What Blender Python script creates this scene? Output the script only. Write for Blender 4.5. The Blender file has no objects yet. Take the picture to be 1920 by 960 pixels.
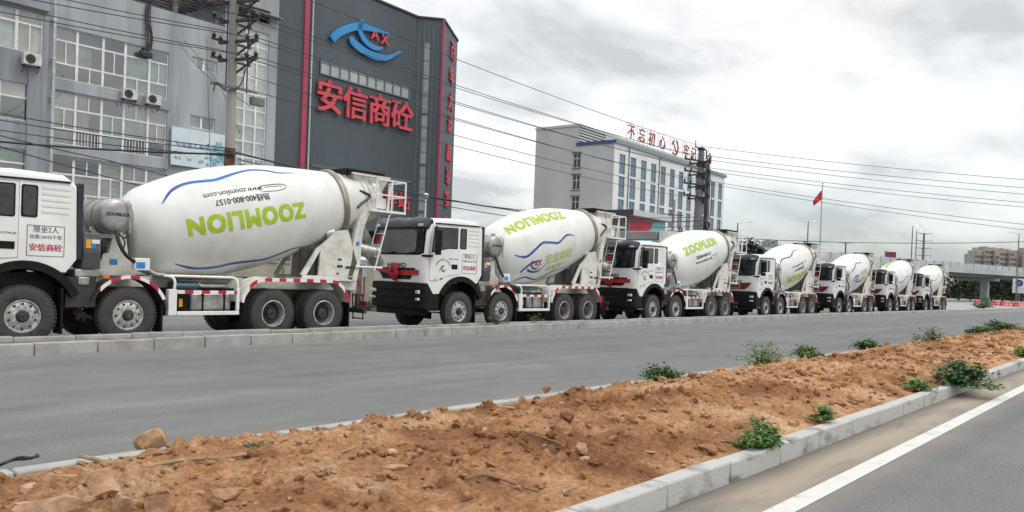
import bpy, bmesh, math, random
import numpy as np
from mathutils import Vector, Matrix, noise
random.seed(7)
SC = bpy.context.scene
COL = SC.collection
R = math.radians

# ---------------------------------------------------------------- camera
CAMZ = 1.54
FPX = 1500.0
def build_camera():
    th, pit, roll = R(40.3), R(-0.8), R(2.18)
    fw = Vector((math.cos(th)*math.cos(pit), math.sin(th)*math.cos(pit), math.sin(pit)))
    rt = Vector((math.sin(th), -math.cos(th), 0.0))
    up = rt.cross(fw)
    r2 = rt*math.cos(roll)+up*math.sin(roll)
    u2 = up*math.cos(roll)-rt*math.sin(roll)
    cd = bpy.data.cameras.new('camera')
    cam = bpy.data.objects.new('camera', cd)
    COL.objects.link(cam)
    M = Matrix(((r2.x, u2.x, -fw.x, 0), (r2.y, u2.y, -fw.y, 0), (r2.z, u2.z, -fw.z, CAMZ), (0, 0, 0, 1)))
    cam.matrix_world = M
    cd.sensor_fit = 'HORIZONTAL'
    cd.sensor_width = 36.0
    cd.lens = 36.0*FPX/1920.0
    cd.shift_y = (541-480)/1920.0
    cd.clip_start = 0.05
    cd.clip_end = 6000
    SC.camera = cam
    return fw, r2, u2
FW, RT, UP = build_camera()
CC = Vector((0, 0, CAMZ))
def ray(px, py): return FW+RT*((px-960)/FPX)-UP*((py-541)/FPX)
def at(px, py, d): return CC+ray(px, py)*d
def onz(px, py, z=0.0):
    r = ray(px, py); return CC+r*((z-CAMZ)/r.z)
def ony(px, py, y):
    r = ray(px, py); return CC+r*(y/r.y)

# ---------------------------------------------------------------- sky, sun, exposure
def build_world():
    w = bpy.data.worlds.new('World'); SC.world = w; w.use_nodes = True
    nt = w.node_tree; N = nt.nodes; L = nt.links; N.clear()
    out = N.new('ShaderNodeOutputWorld')
    sky = N.new('ShaderNodeTexSky'); sky.sky_type = 'NISHITA'; sky.sun_disc = False
    sky.sun_elevation = R(52); sky.sun_rotation = R(SUN_ROT)
    sky.air_density = 1.2; sky.dust_density = 2.0
    b1 = N.new('ShaderNodeBackground'); b1.inputs[1].default_value = 0.11
    L.new(sky.outputs[0], b1.inputs[0])
    tc = N.new('ShaderNodeTexCoord')
    sep = N.new('ShaderNodeSeparateXYZ'); L.new(tc.outputs['Generated'], sep.inputs[0])
    def math_(op, a, b=None, c=None, clamp=False):
        n = N.new('ShaderNodeMath'); n.operation = op; n.use_clamp = clamp
        for i, v in enumerate((a, b, c)):
            if v is None: continue
            if isinstance(v, (int, float)): n.inputs[i].default_value = v
            else: L.new(v, n.inputs[i])
        return n.outputs[0]
    zc = math_('MAXIMUM', sep.outputs[2], 0.0)
    den = math_('ADD', zc, 0.22)
    u = math_('DIVIDE', sep.outputs[0], den); v = math_('DIVIDE', sep.outputs[1], den)
    cmb = N.new('ShaderNodeCombineXYZ'); L.new(u, cmb.inputs[0]); L.new(v, cmb.inputs[1])
    mp = N.new('ShaderNodeMapping'); L.new(cmb.outputs[0], mp.inputs[0])
    mp.inputs['Location'].default_value = (3.7, 1.9, 0.0); mp.inputs['Rotation'].default_value = (0, 0, R(35))
    mp.inputs['Scale'].default_value = (1.0, 1.35, 1.0)
    n1 = N.new('ShaderNodeTexNoise'); n1.inputs['Scale'].default_value = 1.15; n1.inputs['Detail'].default_value = 7
    n1.inputs['Roughness'].default_value = 0.55; n1.inputs['Distortion'].default_value = 0.1
    L.new(mp.outputs[0], n1.inputs['Vector'])
    rp = N.new('ShaderNodeValToRGB'); L.new(n1.outputs[0], rp.inputs[0])
    e = rp.color_ramp.elements
    e[0].position = 0.375; e[0].color = (0.57, 0.585, 0.60, 1)
    e[1].position = 0.56; e[1].color = (1.0, 1.0, 0.985, 1)
    m = e.new(0.465); m.color = (0.82, 0.83, 0.84, 1)
    # overcast luminance rises with elevation
    rise = math_('MULTIPLY_ADD', math_('SMOOTH_MAX', math_('SUBTRACT', zc, 0.36), 0.0, 0.1), ZENITH_GAIN, 1.22)
    b2 = N.new('ShaderNodeBackground'); L.new(rp.outputs[0], b2.inputs[0]); L.new(rise, b2.inputs[1])
    tint = N.new('ShaderNodeMix'); tint.data_type = 'RGBA'; L.new(rp.outputs[0], tint.inputs[6]); tint.inputs[7].default_value = (.47, .60, .66, 1); L.new(tint.outputs[2], b2.inputs[0])
    # thin bluish gaps low down
    n2 = N.new('ShaderNodeTexNoise'); n2.inputs['Scale'].default_value = 0.5; n2.inputs['Detail'].default_value = 4
    L.new(mp.outputs[0], n2.inputs['Vector'])
    gap = N.new('ShaderNodeMapRange'); L.new(n2.outputs[0], gap.inputs[0])
    gap.inputs[1].default_value = 0.40; gap.inputs[2].default_value = 0.62; gap.inputs[3].default_value = 0.80; gap.inputs[4].default_value = 1.0
    low = N.new('ShaderNodeMapRange'); L.new(zc, low.inputs[0])
    low.inputs[1].default_value = 0.02; low.inputs[2].default_value = 0.13; low.inputs[3].default_value = 0.55; low.inputs[4].default_value = 1.0
    cov = math_('MULTIPLY', gap.outputs[0], low.outputs[0], clamp=True)
    lo2 = N.new('ShaderNodeMapRange'); L.new(zc, lo2.inputs[0]); lo2.inputs[1].default_value = 0.03; lo2.inputs[2].default_value = 0.16; lo2.inputs[3].default_value = 0.85; lo2.inputs[4].default_value = 0.0
    n3 = N.new('ShaderNodeMapRange'); L.new(n2.outputs[0], n3.inputs[0]); n3.inputs[1].default_value = .62; n3.inputs[2].default_value = .36
    L.new(math_('MULTIPLY', lo2.outputs[0], n3.outputs[0], clamp=True), tint.inputs[0])
    mx = N.new('ShaderNodeMixShader'); L.new(cov, mx.inputs[0]); L.new(b1.outputs[0], mx.inputs[1]); L.new(b2.outputs[0], mx.inputs[2])
    L.new(mx.outputs[0], out.inputs[0])
SUN_AZ = -62.0     # direction the sun stands in, degrees from +X (street) towards +Y
SUN_ROT = 90-SUN_AZ
ZENITH_GAIN = 1.9
build_world()
sd = bpy.data.lights.new('sun', 'SUN'); sd.energy = 1.0; sd.angle = R(22); sd.color = (1, 0.96, 0.9)
sun = bpy.data.objects.new('sun', sd); COL.objects.link(sun)
sdir = Vector((math.cos(R(SUN_AZ))*math.cos(R(52)), math.sin(R(SUN_AZ))*math.cos(R(52)), math.sin(R(52))))
sun.rotation_euler = sdir.to_track_quat('Z', 'Y').to_euler()
vs = SC.view_settings
vs.view_transform = 'Standard'; vs.look = 'None'; vs.gamma = 1; vs.use_curve_mapping = False
vs.exposure = 0.0
SC.render.engine = 'CYCLES'
SC.cycles.max_bounces = 6; SC.cycles.diffuse_bounces = 3; SC.cycles.glossy_bounces = 3; SC.cycles.transparent_max_bounces = 8
SC.cycles.use_denoising = True

# ---------------------------------------------------------------- materials
MATS = {}
def mat(name, col, rough=0.55, metal=0.0, var=0.0, scale=3.0, col2=None, lo=0.45, hi=0.65, bump=0.0, bscale=40.0, detail=6.0,
        spec=0.5, stretch=(1, 1, 1), world=False, coat=0.0):
    if name in MATS: return MATS[name]
    m = bpy.data.materials.new(name); m.use_nodes = True
    nt = m.node_tree; N = nt.nodes; L = nt.links
    p = N['Principled BSDF']
    p.inputs['Base Color'].default_value = (*col, 1); p.inputs['Roughness'].default_value = rough; p.inputs['Metallic'].default_value = metal
    p.inputs['Specular IOR Level'].default_value = spec
    if coat: p.inputs['Coat Weight'].default_value = coat; p.inputs['Coat Roughness'].default_value = 0.08
    if var or col2 or bump:
        tc = N.new('ShaderNodeTexCoord')
        mp = N.new('ShaderNodeMapping'); mp.inputs['Scale'].default_value = stretch
        if world:
            g = N.new('ShaderNodeNewGeometry'); L.new(g.outputs['Position'], mp.inputs[0])
        else:
            oi = N.new('ShaderNodeObjectInfo'); vm = N.new('ShaderNodeVectorMath'); vm.operation = 'ADD'
            mu = N.new('ShaderNodeMath'); mu.operation = 'MULTIPLY'; mu.inputs[1].default_value = 23.0
            L.new(oi.outputs['Random'], mu.inputs[0]); L.new(tc.outputs['Object'], vm.inputs[0]); L.new(mu.outputs[0], vm.inputs[1])
            L.new(vm.outputs[0], mp.inputs[0])
    if var or col2:
        nz = N.new('ShaderNodeTexNoise'); nz.inputs['Scale'].default_value = scale; nz.inputs['Detail'].default_value = detail; nz.inputs['Roughness'].default_value = 0.62
        L.new(mp.outputs[0], nz.inputs['Vector'])
        rp = N.new('ShaderNodeValToRGB'); L.new(nz.outputs[0], rp.inputs[0])
        e = rp.color_ramp.elements
        c2 = col2 if col2 else tuple(max(0, c*(1-var)) for c in col)
        c1 = col if col2 else tuple(min(1, c*(1+var*0.6)) for c in col)
        e[0].position = lo; e[0].color = (*c2, 1); e[1].position = hi; e[1].color = (*c1, 1)
        L.new(rp.outputs[0], p.inputs['Base Color'])
    if bump:
        nb = N.new('ShaderNodeTexNoise'); nb.inputs['Scale'].default_value = bscale; nb.inputs['Detail'].default_value = 5
        L.new(mp.outputs[0], nb.inputs['Vector'])
        b = N.new('ShaderNodeBump'); b.inputs['Strength'].default_value = min(1, bump); b.inputs['Distance'].default_value = 0.02
        L.new(nb.outputs[0], b.inputs['Height']); L.new(b.outputs[0], p.inputs['Normal'])
    MATS[name] = m
    return m

def glass_mat(name, tint, mixf, rough=0.03):
    if name in MATS: return MATS[name]
    m = bpy.data.materials.new(name); m.use_nodes = True
    nt = m.node_tree; N = nt.nodes; L = nt.links; N.clear()
    o = N.new('ShaderNodeOutputMaterial'); t = N.new('ShaderNodeBsdfTransparent'); t.inputs[0].default_value = (*tint, 1)
    g = N.new('ShaderNodeBsdfGlossy'); g.inputs['Roughness'].default_value = rough; g.inputs[0].default_value = (0.95, 0.98, 1, 1)
    lw = N.new('ShaderNodeLayerWeight'); lw.inputs[0].default_value = 0.35
    mr = N.new('ShaderNodeMapRange'); L.new(lw.outputs['Fresnel'], mr.inputs[0])
    mr.inputs[3].default_value = mixf; mr.inputs[4].default_value = 0.9
    nz = N.new('ShaderNodeTexNoise'); nz.inputs['Scale'].default_value = 1.2; tc = N.new('ShaderNodeTexCoord'); L.new(tc.outputs['Object'], nz.inputs['Vector'])
    bp = N.new('ShaderNodeBump'); bp.inputs['Strength'].default_value = 0.05; L.new(nz.outputs[0], bp.inputs['Height']); L.new(bp.outputs[0], g.inputs['Normal'])
    mx = N.new('ShaderNodeMixShader'); L.new(mr.outputs[0], mx.inputs[0]); L.new(t.outputs[0], mx.inputs[1]); L.new(g.outputs[0], mx.inputs[2])
    L.new(mx.outputs[0], o.inputs[0]); MATS[name] = m
    return m

def tape_mat(name, axis, period):
    """red and white reflective tape, alternating along one axis of the object"""
    m = bpy.data.materials.new(name); m.use_nodes = True
    nt = m.node_tree; N = nt.nodes; L = nt.links; p = N['Principled BSDF']; p.inputs['Roughness'].default_value = 0.4
    tc = N.new('ShaderNodeTexCoord'); s = N.new('ShaderNodeSeparateXYZ'); L.new(tc.outputs['Object'], s.inputs[0])
    d = N.new('ShaderNodeMath'); d.operation = 'DIVIDE'; L.new(s.outputs[axis], d.inputs[0]); d.inputs[1].default_value = period
    f = N.new('ShaderNodeMath'); f.operation = 'FRACT'; L.new(d.outputs[0], f.inputs[0])
    c = N.new('ShaderNodeMath'); c.operation = 'LESS_THAN'; L.new(f.outputs[0], c.inputs[0]); c.inputs[1].default_value = 0.5
    mx = N.new('ShaderNodeMix'); mx.data_type = 'RGBA'; L.new(c.outputs[0], mx.inputs[0])
    mx.inputs[6].default_value = (0.75, 0.74, 0.72, 1); mx.inputs[7].default_value = (0.42, 0.015, 0.05, 1)
    L.new(mx.outputs[2], p.inputs['Base Color']); MATS[name] = m
    return m

# ---------------------------------------------------------------- mesh builder
class MB:
    def __init__(s): s.v = []; s.f = []; s.mi = []; s.cur = 0
    def add(s, vs, fs):
        o = len(s.v); s.v += [tuple(p) for p in vs]
        for f in fs: s.f.append([i+o for i in f]); s.mi.append(s.cur)
    def quad(s, *pts): s.add(pts, [list(range(len(pts)))])
    def box(s, x0, x1, y0, y1, z0, z1):
        s.add([(x0, y0, z0), (x1, y0, z0), (x1, y1, z0), (x0, y1, z0), (x0, y0, z1), (x1, y0, z1), (x1, y1, z1), (x0, y1, z1)],
              [(3, 2, 1, 0), (4, 5, 6, 7), (0, 1, 5, 4), (1, 2, 6, 5), (2, 3, 7, 6), (3, 0, 4, 7)])
    def obox(s, c, u, v, w, a, b, d):
        c, u, v, w = Vector(c), Vector(u).normalized(), Vector(v).normalized(), Vector(w).normalized()
        P = [c+u*(i*a)+v*(j*b)+w*(k*d) for k in (-1, 1) for i, j in ((-1, -1), (1, -1), (1, 1), (-1, 1))]
        s.add(P, [(3, 2, 1, 0), (4, 5, 6, 7), (0, 1, 5, 4), (1, 2, 6, 5), (2, 3, 7, 6), (3, 0, 4, 7)])
    def bar(s, p, q, w, h=None, up=(0, 0, 1)):
        p, q = Vector(p), Vector(q); h = h or w; d = q-p; L = d.length; d.normalize(); up = Vector(up)
        if abs(d.dot(up)) > 0.98: up = Vector((1, 0, 0))
        a = d.cross(up).normalized(); b = a.cross(d)
        s.obox((p+q)/2, d, a, b, L/2, w/2, h/2)
    def prism(s, poly, a, b, plane='xz'):
        n = len(poly)
        def mk(p, t):
            return (p[0], t, p[1]) if plane == 'xz' else ((p[0], p[1], t) if plane == 'xy' else (t, p[0], p[1]))
        s.add([mk(p, a) for p in poly]+[mk(p, b) for p in poly],
              [list(range(n)), list(range(2*n-1, n-1, -1))]+[(i, i+n, (i+1) % n+n, (i+1) % n) for i in range(n)])
    def ring(s, c, u, v, r, n): 
        return [Vector(c)+u*(math.cos(2*math.pi*i/n)*r)+v*(math.sin(2*math.pi*i/n)*r) for i in range(n)]
    def sweep(s, pts, rad, n=8, caps=True):
        pts = [Vector(p) for p in pts]; rs = rad if isinstance(rad, (list, tuple)) else [rad]*len(pts)
        o = len(s.v); prev = None
        for i, p in enumerate(pts):
            d = (pts[min(i+1, len(pts)-1)]-pts[max(i-1, 0)]).normalized()
            if prev is None:
                a = d.cross(Vector((0, 0, 1)))
                if a.length < 0.05: a = d.cross(Vector((1, 0, 0)))
                a.normalize()
            else:
                a = (prev-d*prev.dot(d)).normalized()
            prev = a; b = d.cross(a)
            s.v += [tuple(q) for q in s.ring(p, a, b, rs[i], n)]
        for i in range(len(pts)-1):
            for k in range(n):
                s.f.append([o+i*n+k, o+i*n+(k+1) % n, o+(i+1)*n+(k+1) % n, o+(i+1)*n+k]); s.mi.append(s.cur)
        if caps:
            s.f.append([o+k for k in range(n)][::-1]); s.mi.append(s.cur)
            e = o+(len(pts)-1)*n; s.f.append([e+k for k in range(n)]); s.mi.append(s.cur)
    def cyl(s, p, q, r, r2=None, n=16): s.sweep([p, q], [r, r if r2 is None else r2], n)
    def lathe(s, o, ax, prof, n=48, caps=True):
        o, ax = Vector(o), Vector(ax).normalized()
        a = ax.cross(Vector((0, 1, 0))) if abs(ax.y) < 0.9 else ax.cross(Vector((0, 0, 1)))
        a.normalize(); b = ax.cross(a); k0 = len(s.v)
        for t, r in prof: s.v += [tuple(q) for q in s.ring(o+ax*t, a, b, r, n)]
        for i in range(len(prof)-1):
            for k in range(n):
                s.f.append([k0+i*n+k, k0+i*n+(k+1) % n, k0+(i+1)*n+(k+1) % n, k0+(i+1)*n+k]); s.mi.append(s.cur)
        if caps:
            s.f.append([k0+k for k in range(n)][::-1]); s.mi.append(s.cur)
            e = k0+(len(prof)-1)*n; s.f.append([e+k for k in range(n)]); s.mi.append(s.cur)
    def mesh(s, me):
        s.add([v.co[:] for v in me.vertices], [list(p.vertices) for p in me.polygons])
    def xform(s, M): s.v = [tuple(M @ Vector(p)) for p in s.v]
    def build(s, name, mats, parent=None, smooth=None, bevel=0.0, bseg=2, fix=True):
        me = bpy.data.meshes.new(name); me.from_pydata(s.v, [], s.f)
        if not isinstance(mats, (list, tuple)): mats = [mats]
        for m in mats: me.materials.append(m)
        if len(mats) > 1: me.polygons.foreach_set('material_index', s.mi)
        if fix:
            bm = bmesh.new(); bm.from_mesh(me); bmesh.ops.recalc_face_normals(bm, faces=bm.faces); bm.to_mesh(me); bm.free()
        if smooth is not None:
            me.polygons.foreach_set('use_smooth', [True]*len(me.polygons))
            me.set_sharp_from_angle(angle=R(smooth))
        me.update()
        o = bpy.data.objects.new(name, me); COL.objects.link(o)
        if parent: o.parent = parent
        if bevel:
            b = o.modifiers.new('edge', 'BEVEL'); b.width = bevel; b.segments = bseg; b.limit_method = 'ANGLE'; b.angle_limit = R(40)
            if smooth is None:
                me.polygons.foreach_set('use_smooth', [True]*len(me.polygons)); me.set_sharp_from_angle(angle=R(35)); b.harden_normals = False
        return o
def tag(o, label=None, cat=None, group=None, kind=None):
    if label: o['label'] = label
    if cat: o['category'] = cat
    if group: o['group'] = group
    if kind: o['kind'] = kind
    return o
def empty(name, loc, rz=0.0, label=None, cat=None, group=None):
    o = bpy.data.objects.new(name, None); COL.objects.link(o); o.location = loc; o.rotation_euler = (0, 0, rz)
    o.empty_display_size = 0.2
    return tag(o, label, cat, group)
def children(o): return list(o.children)
def copy_tree(o, parent=None, skip=()):
    c = o.copy(); COL.objects.link(c); c.parent = parent
    for ch in children(o):
        if ch.name.split('.')[0] in skip: continue
        copy_tree(ch, c)
    return c

TXT = {}
def text(body, size=1.0, bold=0.0, extrude=0.0, align='CENTER', xs=1.0, reso=3, gap=1.0):
    key = (body, size, bold, extrude, align, xs, gap)
    if key in TXT: return TXT[key]
    cu = bpy.data.curves.new('lettering', 'FONT'); cu.body = body; cu.size = size; cu.offset = bold; cu.extrude = extrude
    cu.align_x = align; cu.align_y = 'CENTER'; cu.resolution_u = reso; cu.space_character = gap
    o = bpy.data.objects.new('lettering', cu); COL.objects.link(o)
    dg = bpy.context.evaluated_depsgraph_get(); dg.update()
    me = bpy.data.meshes.new_from_object(o.evaluated_get(dg))
    bpy.data.objects.remove(o); bpy.data.curves.remove(cu)
    me.transform(Matrix.Diagonal((xs, 1, 1, 1)))
    TXT[key] = me
    return me
def frame_m(o, right, up):
    r = Vector(right).normalized(); u = Vector(up).normalized(); n = r.cross(u)
    return Matrix(((r.x, u.x, n.x, o[0]), (r.y, u.y, n.y, o[1]), (r.z, u.z, n.z, o[2]), (0, 0, 0, 1)))
def put_text(mb, me, o, right=(1, 0, 0), up=(0, 0, 1)):
    M = frame_m(o, right, up)
    mb.add([(M @ v.co)[:] for v in me.vertices], [list(p.vertices) for p in me.polygons])
def stroke(mb, pts, w, t=0.0, z=0.0):
    """flat ribbon (in its own xy plane) through pts with widths w, thickness t"""
    pts = [Vector((p[0], p[1], 0)) for p in pts]; ws = w if isinstance(w, (list, tuple)) else [w]*len(pts)
    Lp, Rp = [], []
    for i, p in enumerate(pts):
        d = (pts[min(i+1, len(pts)-1)]-pts[max(i-1, 0)]).normalized(); n = Vector((-d.y, d.x, 0))
        Lp.append(p+n*ws[i]/2); Rp.append(p-n*ws[i]/2)
    o = len(mb.v); k = len(pts)
    for q in Lp+Rp: mb.v.append((q.x, q.y, z+t))
    for i in range(k-1): mb.f.append([o+i, o+k+i, o+k+i+1, o+i+1]); mb.mi.append(mb.cur)
    if t:
        for q in Lp+Rp: mb.v.append((q.x, q.y, z))
        b = o+2*k
        for i in range(k-1):
            mb.f.append([b+i, b+i+1, o+i+1, o+i]); mb.f.append([b+k+i, o+k+i, o+k+i+1, b+k+i+1]); mb.mi += [mb.cur]*2
        mb.f.append([o, o+k, b+k, b][::-1]); mb.f.append([o+k-1, o+2*k-1, b+2*k-1, b+k-1]); mb.mi += [mb.cur]*2
def smooth_pts(pts, n=6):
    pts = [Vector(p) for p in pts]; out = []
    for i in range(len(pts)-1):
        p0, p1, p2, p3 = pts[max(i-1, 0)], pts[i], pts[i+1], pts[min(i+2, len(pts)-1)]
        for k in range(n):
            t = k/n
            out.append(0.5*((2*p1)+(p2-p0)*t+(2*p0-5*p1+4*p2-p3)*t*t+(3*p1-p0-3*p2+p3)*t**3))
    out.append(pts[-1])
    return out

# ================================================================ mixer trucks
WHITE = mat('truck_white', (0.76, 0.765, 0.75), 0.32, col2=(0.70, 0.70, 0.68), scale=2.2, lo=0.36, hi=0.56, coat=0.3)
DRUMW = mat('drum_white', (0.72, 0.73, 0.715), 0.40, col2=(0.60, 0.60, 0.565), scale=1.3, lo=0.33, hi=0.60, coat=0.15, detail=9, stretch=(1, 1, .6))
OFFW = mat('stand_white', (0.66, 0.655, 0.60), 0.5, col2=(0.50, 0.48, 0.42), scale=4.0, lo=0.36, hi=0.56)
BLACK = mat('black_plastic', (0.011, 0.011, 0.013), 0.6, var=0.4, scale=6, spec=0.18)
NAVY = mat('visor_plastic', (0.020, 0.024, 0.040), 0.3, var=0.3, scale=4)
CHAS = mat('chassis_grey', (0.013, 0.012, 0.013), 0.6, col2=(0.038, 0.033, 0.03), scale=5, lo=0.45, hi=0.75)
TYRE = mat('tyre_rubber', (0.017, 0.019, 0.022), 0.75, col2=(0.046, 0.043, 0.040), scale=5, lo=0.62, hi=0.4, bump=0.4, bscale=60)
RIM = mat('rim_silver', (0.55, 0.55, 0.54), 0.4, metal=0.5, var=0.35, scale=14)
RIMD = mat('rim_dark', (0.045, 0.043, 0.042), 0.6, var=0.5, scale=10)
STEEL = mat('dull_steel', (0.42, 0.42, 0.41), 0.42, metal=0.7, var=0.3, scale=4)
TANKM = mat('water_tank_grey', (0.40, 0.39, 0.38), 0.4, metal=0.55, var=0.25, scale=3)
RINGM = mat('roller_ring_tan', (0.33, 0.30, 0.23), 0.45, metal=0.4, var=0.3, scale=4)
GREYB = mat('cooler_grey', (0.11, 0.11, 0.11), 0.55, var=0.3, scale=5)
REDC = mat('ribbon_red', (0.50, 0.012, 0.022), 0.6, var=0.35, scale=9)
REDD = mat('ribbon_dark_red', (0.20, 0.010, 0.018), 0.6, var=0.4, scale=9)
GLS = mat('cab_glass', (0.034, 0.048, 0.045), 0.04, col2=(0.007, 0.010, 0.010), scale=3.4, lo=.40, hi=.66, spec=0.7, detail=3)  # lighter noise patches painted in for reflections and the cab interior behind
LAMP = mat('lamp_glass', (0.72, 0.72, 0.70), 0.12, metal=0.3)
ORANGE = mat('orange_lens', (0.65, 0.17, 0.03), 0.3)
GREENL = mat('green_lettering', (0.36, 0.52, 0.015), 0.5, var=0.12, scale=6)
BLUEL = mat('blue_stripe', (0.025, 0.15, 0.50), 0.5, col2=(0.012, 0.055, 0.25), scale=1.0, lo=0.4, hi=0.6)
INK = mat('black_lettering', (0.03, 0.03, 0.035), 0.6)
REDL = mat('red_lettering', (0.50, 0.02, 0.05), 0.5)
BLUES = mat('blue_sticker', (0.02, 0.22, 0.62), 0.4)
YELS = mat('orange_sticker', (0.75, 0.33, 0.02), 0.45)
WHS = mat('white_sticker', (0.72, 0.72, 0.72), 0.5)
TAPEX = tape_mat('hazard_tape', 0, 0.36)
HOSE = mat('hose_rubber', (0.015, 0.015, 0.017), 0.4)
CLOTH = mat('cab_interior', (0.10, 0.11, 0.11), 0.8, col2=(0.03, 0.035, 0.035), scale=3)

# ---- drum geometry
TILT = R(12.5)
DA = Vector((2.09, 0, 2.08)); DAX = Vector((math.cos(TILT), 0, math.sin(TILT))); DN = Vector((-math.sin(TILT), 0, math.cos(TILT)))
_S = [0, .08, .33, .9, 1.5, 2.0, 2.6, 3.3, 4.2, 5.12, 5.8, 6.4]
_R = [.50, .64, .885, 1.025, 1.14, 1.17, 1.17, 1.12, .97, .79, .66, .60]
def _drum_profile():
    fs = np.linspace(0.08, 6.4, 64); r = np.interp(fs, _S, _R)
    k = np.array([1, 4, 6, 4, 1])/16.0
    for _ in range(1):
        rp = np.pad(r, 2, mode='reflect', reflect_type='odd'); r = np.convolve(rp, k, 'valid')
    return fs, r
PS, PR = _drum_profile()
def drum_pt(s, phi, off=0.005):
    r = float(np.interp(s, PS, PR))+off
    return DA+DAX*s+(Vector((0, -1, 0))*math.cos(phi)+DN*math.sin(phi))*r
def wrap(me_verts, me_faces, s0, phi0, flip=False, rref=1.12, off=0.005):
    bm = bmesh.new()
    vs = [bm.verts.new(v) for v in me_verts]
    for f in me_faces:
        try: bm.faces.new([vs[i] for i in f])
        except ValueError: pass
    xs = [v[0] for v in me_verts]; ys = [v[1] for v in me_verts]
    def cut(a, b, step, nrm):
        t = a+step
        while t < b:
            bmesh.ops.bisect_plane(bm, geom=bm.verts[:]+bm.edges[:]+bm.faces[:], plane_co=(t*nrm[0], t*nrm[1], 0), plane_no=nrm)
            t += step
    cut(min(xs), max(xs), 0.10, (1, 0, 0)); cut(min(ys), max(ys), 0.06, (0, 1, 0))
    bmesh.ops.triangulate(bm, faces=bm.faces[:])
    sg = -1 if flip else 1
    bm.verts.ensure_lookup_table()
    V = []; 
    for i, v in enumerate(bm.verts):
        v.index = i; V.append(tuple(drum_pt(s0+sg*v.co.x, phi0+sg*v.co.y/rref, off)))
    F = [[v.index for v in f.verts] for f in bm.faces]
    bm.free()
    return V, F
def drum_text(mb, body, size, s0, deg, flip=False, bold=0.0, xs=1.0, off=0.005, gap=1.0):
    me = text(body, size, 0, xs=xs, gap=gap); k = 0
    for dx in ((-bold, 0, bold) if bold else (0,)):
        for dy in ((-bold, bold) if bold else (0,)):
            mb.add(*wrap([(v.co.x+dx, v.co.y+dy, 0) for v in me.vertices], [list(p.vertices) for p in me.polygons], s0, R(deg), flip, off=off+.0004*k)); k += 1
def drum_stroke(mb, pts, w0, w1=None, off=0.006):
    """pts: (s, degrees)"""
    pts = smooth_pts([(a, b, 0) for a, b in pts], 7); n = len(pts); w1 = w0 if w1 is None else w1
    o = len(mb.v); k = 0
    for i, p in enumerate(pts):
        d = (pts[min(i+1, n-1)]-pts[max(i-1, 0)]); dx, dy = d.x, R(d.y)*1.1; L = math.hypot(dx, dy); nx, ny = -dy/L, dx/L
        t = i/(n-1); w = (w0*(1-t)+w1*t)*min(1, 0.25+5*min(t, 1-t))
        for sg in (-1, 1): mb.v.append(tuple(drum_pt(p.x+sg*nx*w/2, R(p.y)+sg*ny*w/2/1.1, off)))
    for i in range(n-1): mb.f.append([o+2*i, o+2*i+1, o+2*i+3, o+2*i+2]); mb.mi.append(mb.cur)
def ax_logo_strokes():
    """eye-shaped swoosh emblem in a unit frame about 2 wide"""
    a = smooth_pts([(-1.0, -0.62, 0), (-0.78, -0.2, 0), (-0.3, 0.28, 0), (0.25, 0.42, 0), (0.62, 0.44, 0)], 6)
    b = smooth_pts([(-0.18, 0.62, 0), (-0.27, 0.2, 0), (-0.1, -0.22, 0), (0.2, -0.36, 0), (0.42, -0.24, 0)], 6)
    c = smooth_pts([(-0.52, -0.28, 0), (-0.35, -0.52, 0), (0.1, -0.7, 0), (0.55, -0.6, 0), (0.98, -0.1, 0)], 6)
    def wd(p, w, e0, e1): 
        n = len(p); return [w*min(1, (e0+4*i/(n-1)), (e1+2.2*(n-1-i)/(n-1))) for i in range(n)]
    return [(a, wd(a, 0.26, 0.9, 0.12)), (b, wd(b, 0.20, 0.2, 0.3)), (c, wd(c, 0.26, 0.5, 0.12))]

# ---- cab surface
CABP = [(-1.42, 1.31), (-1.43, 1.75), (-1.42, 2.05), (-1.35, 2.74), (-1.29, 2.96), (-1.05, 3.06), (-.2, 3.12), (.62, 3.10), (.80, 2.97)]
def front_x(z): return float(np.interp(z, [1.0, 1.31, 1.75, 2.05, 2.74, 2.97], [-1.40, -1.42, -1.43, -1.42, -1.35, -1.28]))
def fdx(y): return float(np.interp(abs(y), [0, .5, .85, 1.02, 1.12, 1.19, 1.22], [0, .003, .014, .03, .055, .09, .13]))
def rdz(y): return float(np.interp(abs(y), [0, .6, 1.0, 1.12, 1.19, 1.22], [0, .01, .03, .05, .085, .14]))
def build_cab(t):
    arc = [(0.97*math.cos(a), .54+0.97*math.sin(a)) for a in [R(d) for d in range(150, 50, -8)]]
    prof = [(-1.38, 1.02)]+CABP+[(.83, 1.56), (.66, 1.33)]+arc[::-1]
    ys = [-1.22, -1.19, -1.12, -1.02, -.85, -.5, 0, .5, .85, 1.02, 1.12, 1.19, 1.22]
    b = MB(); n = len(prof)
    for y in ys:
        for (x, z) in prof:
            xx = x+fdx(y) if x < -1.0 else x
            zz = z-rdz(y) if z > 2.9 else z
            if z < 1.3 and abs(y) < 1.0: zz = max(z, 1.31)
            b.v.append((xx, y, zz))
    for j in range(len(ys)-1):
        for i in range(n):
            b.f.append([j*n+i, j*n+(i+1) % n, (j+1)*n+(i+1) % n, (j+1)*n+i]); b.mi.append(0)
    b.f.append(list(range(n))); b.f.append([(len(ys)-1)*n+i for i in range(n)][::-1]); b.mi += [0, 0]
    # raised ribs on the sleeper panel
    for sg in (-1, 1):
        for k in range(5):
            z = 2.36+.105*k; y0, y1 = sorted((sg*1.218, sg*1.232)); b.box(.24, .70, y0, y1, z, z+.05)
    cab = b.build('cab', WHITE, t, smooth=32)
    return cab
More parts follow.
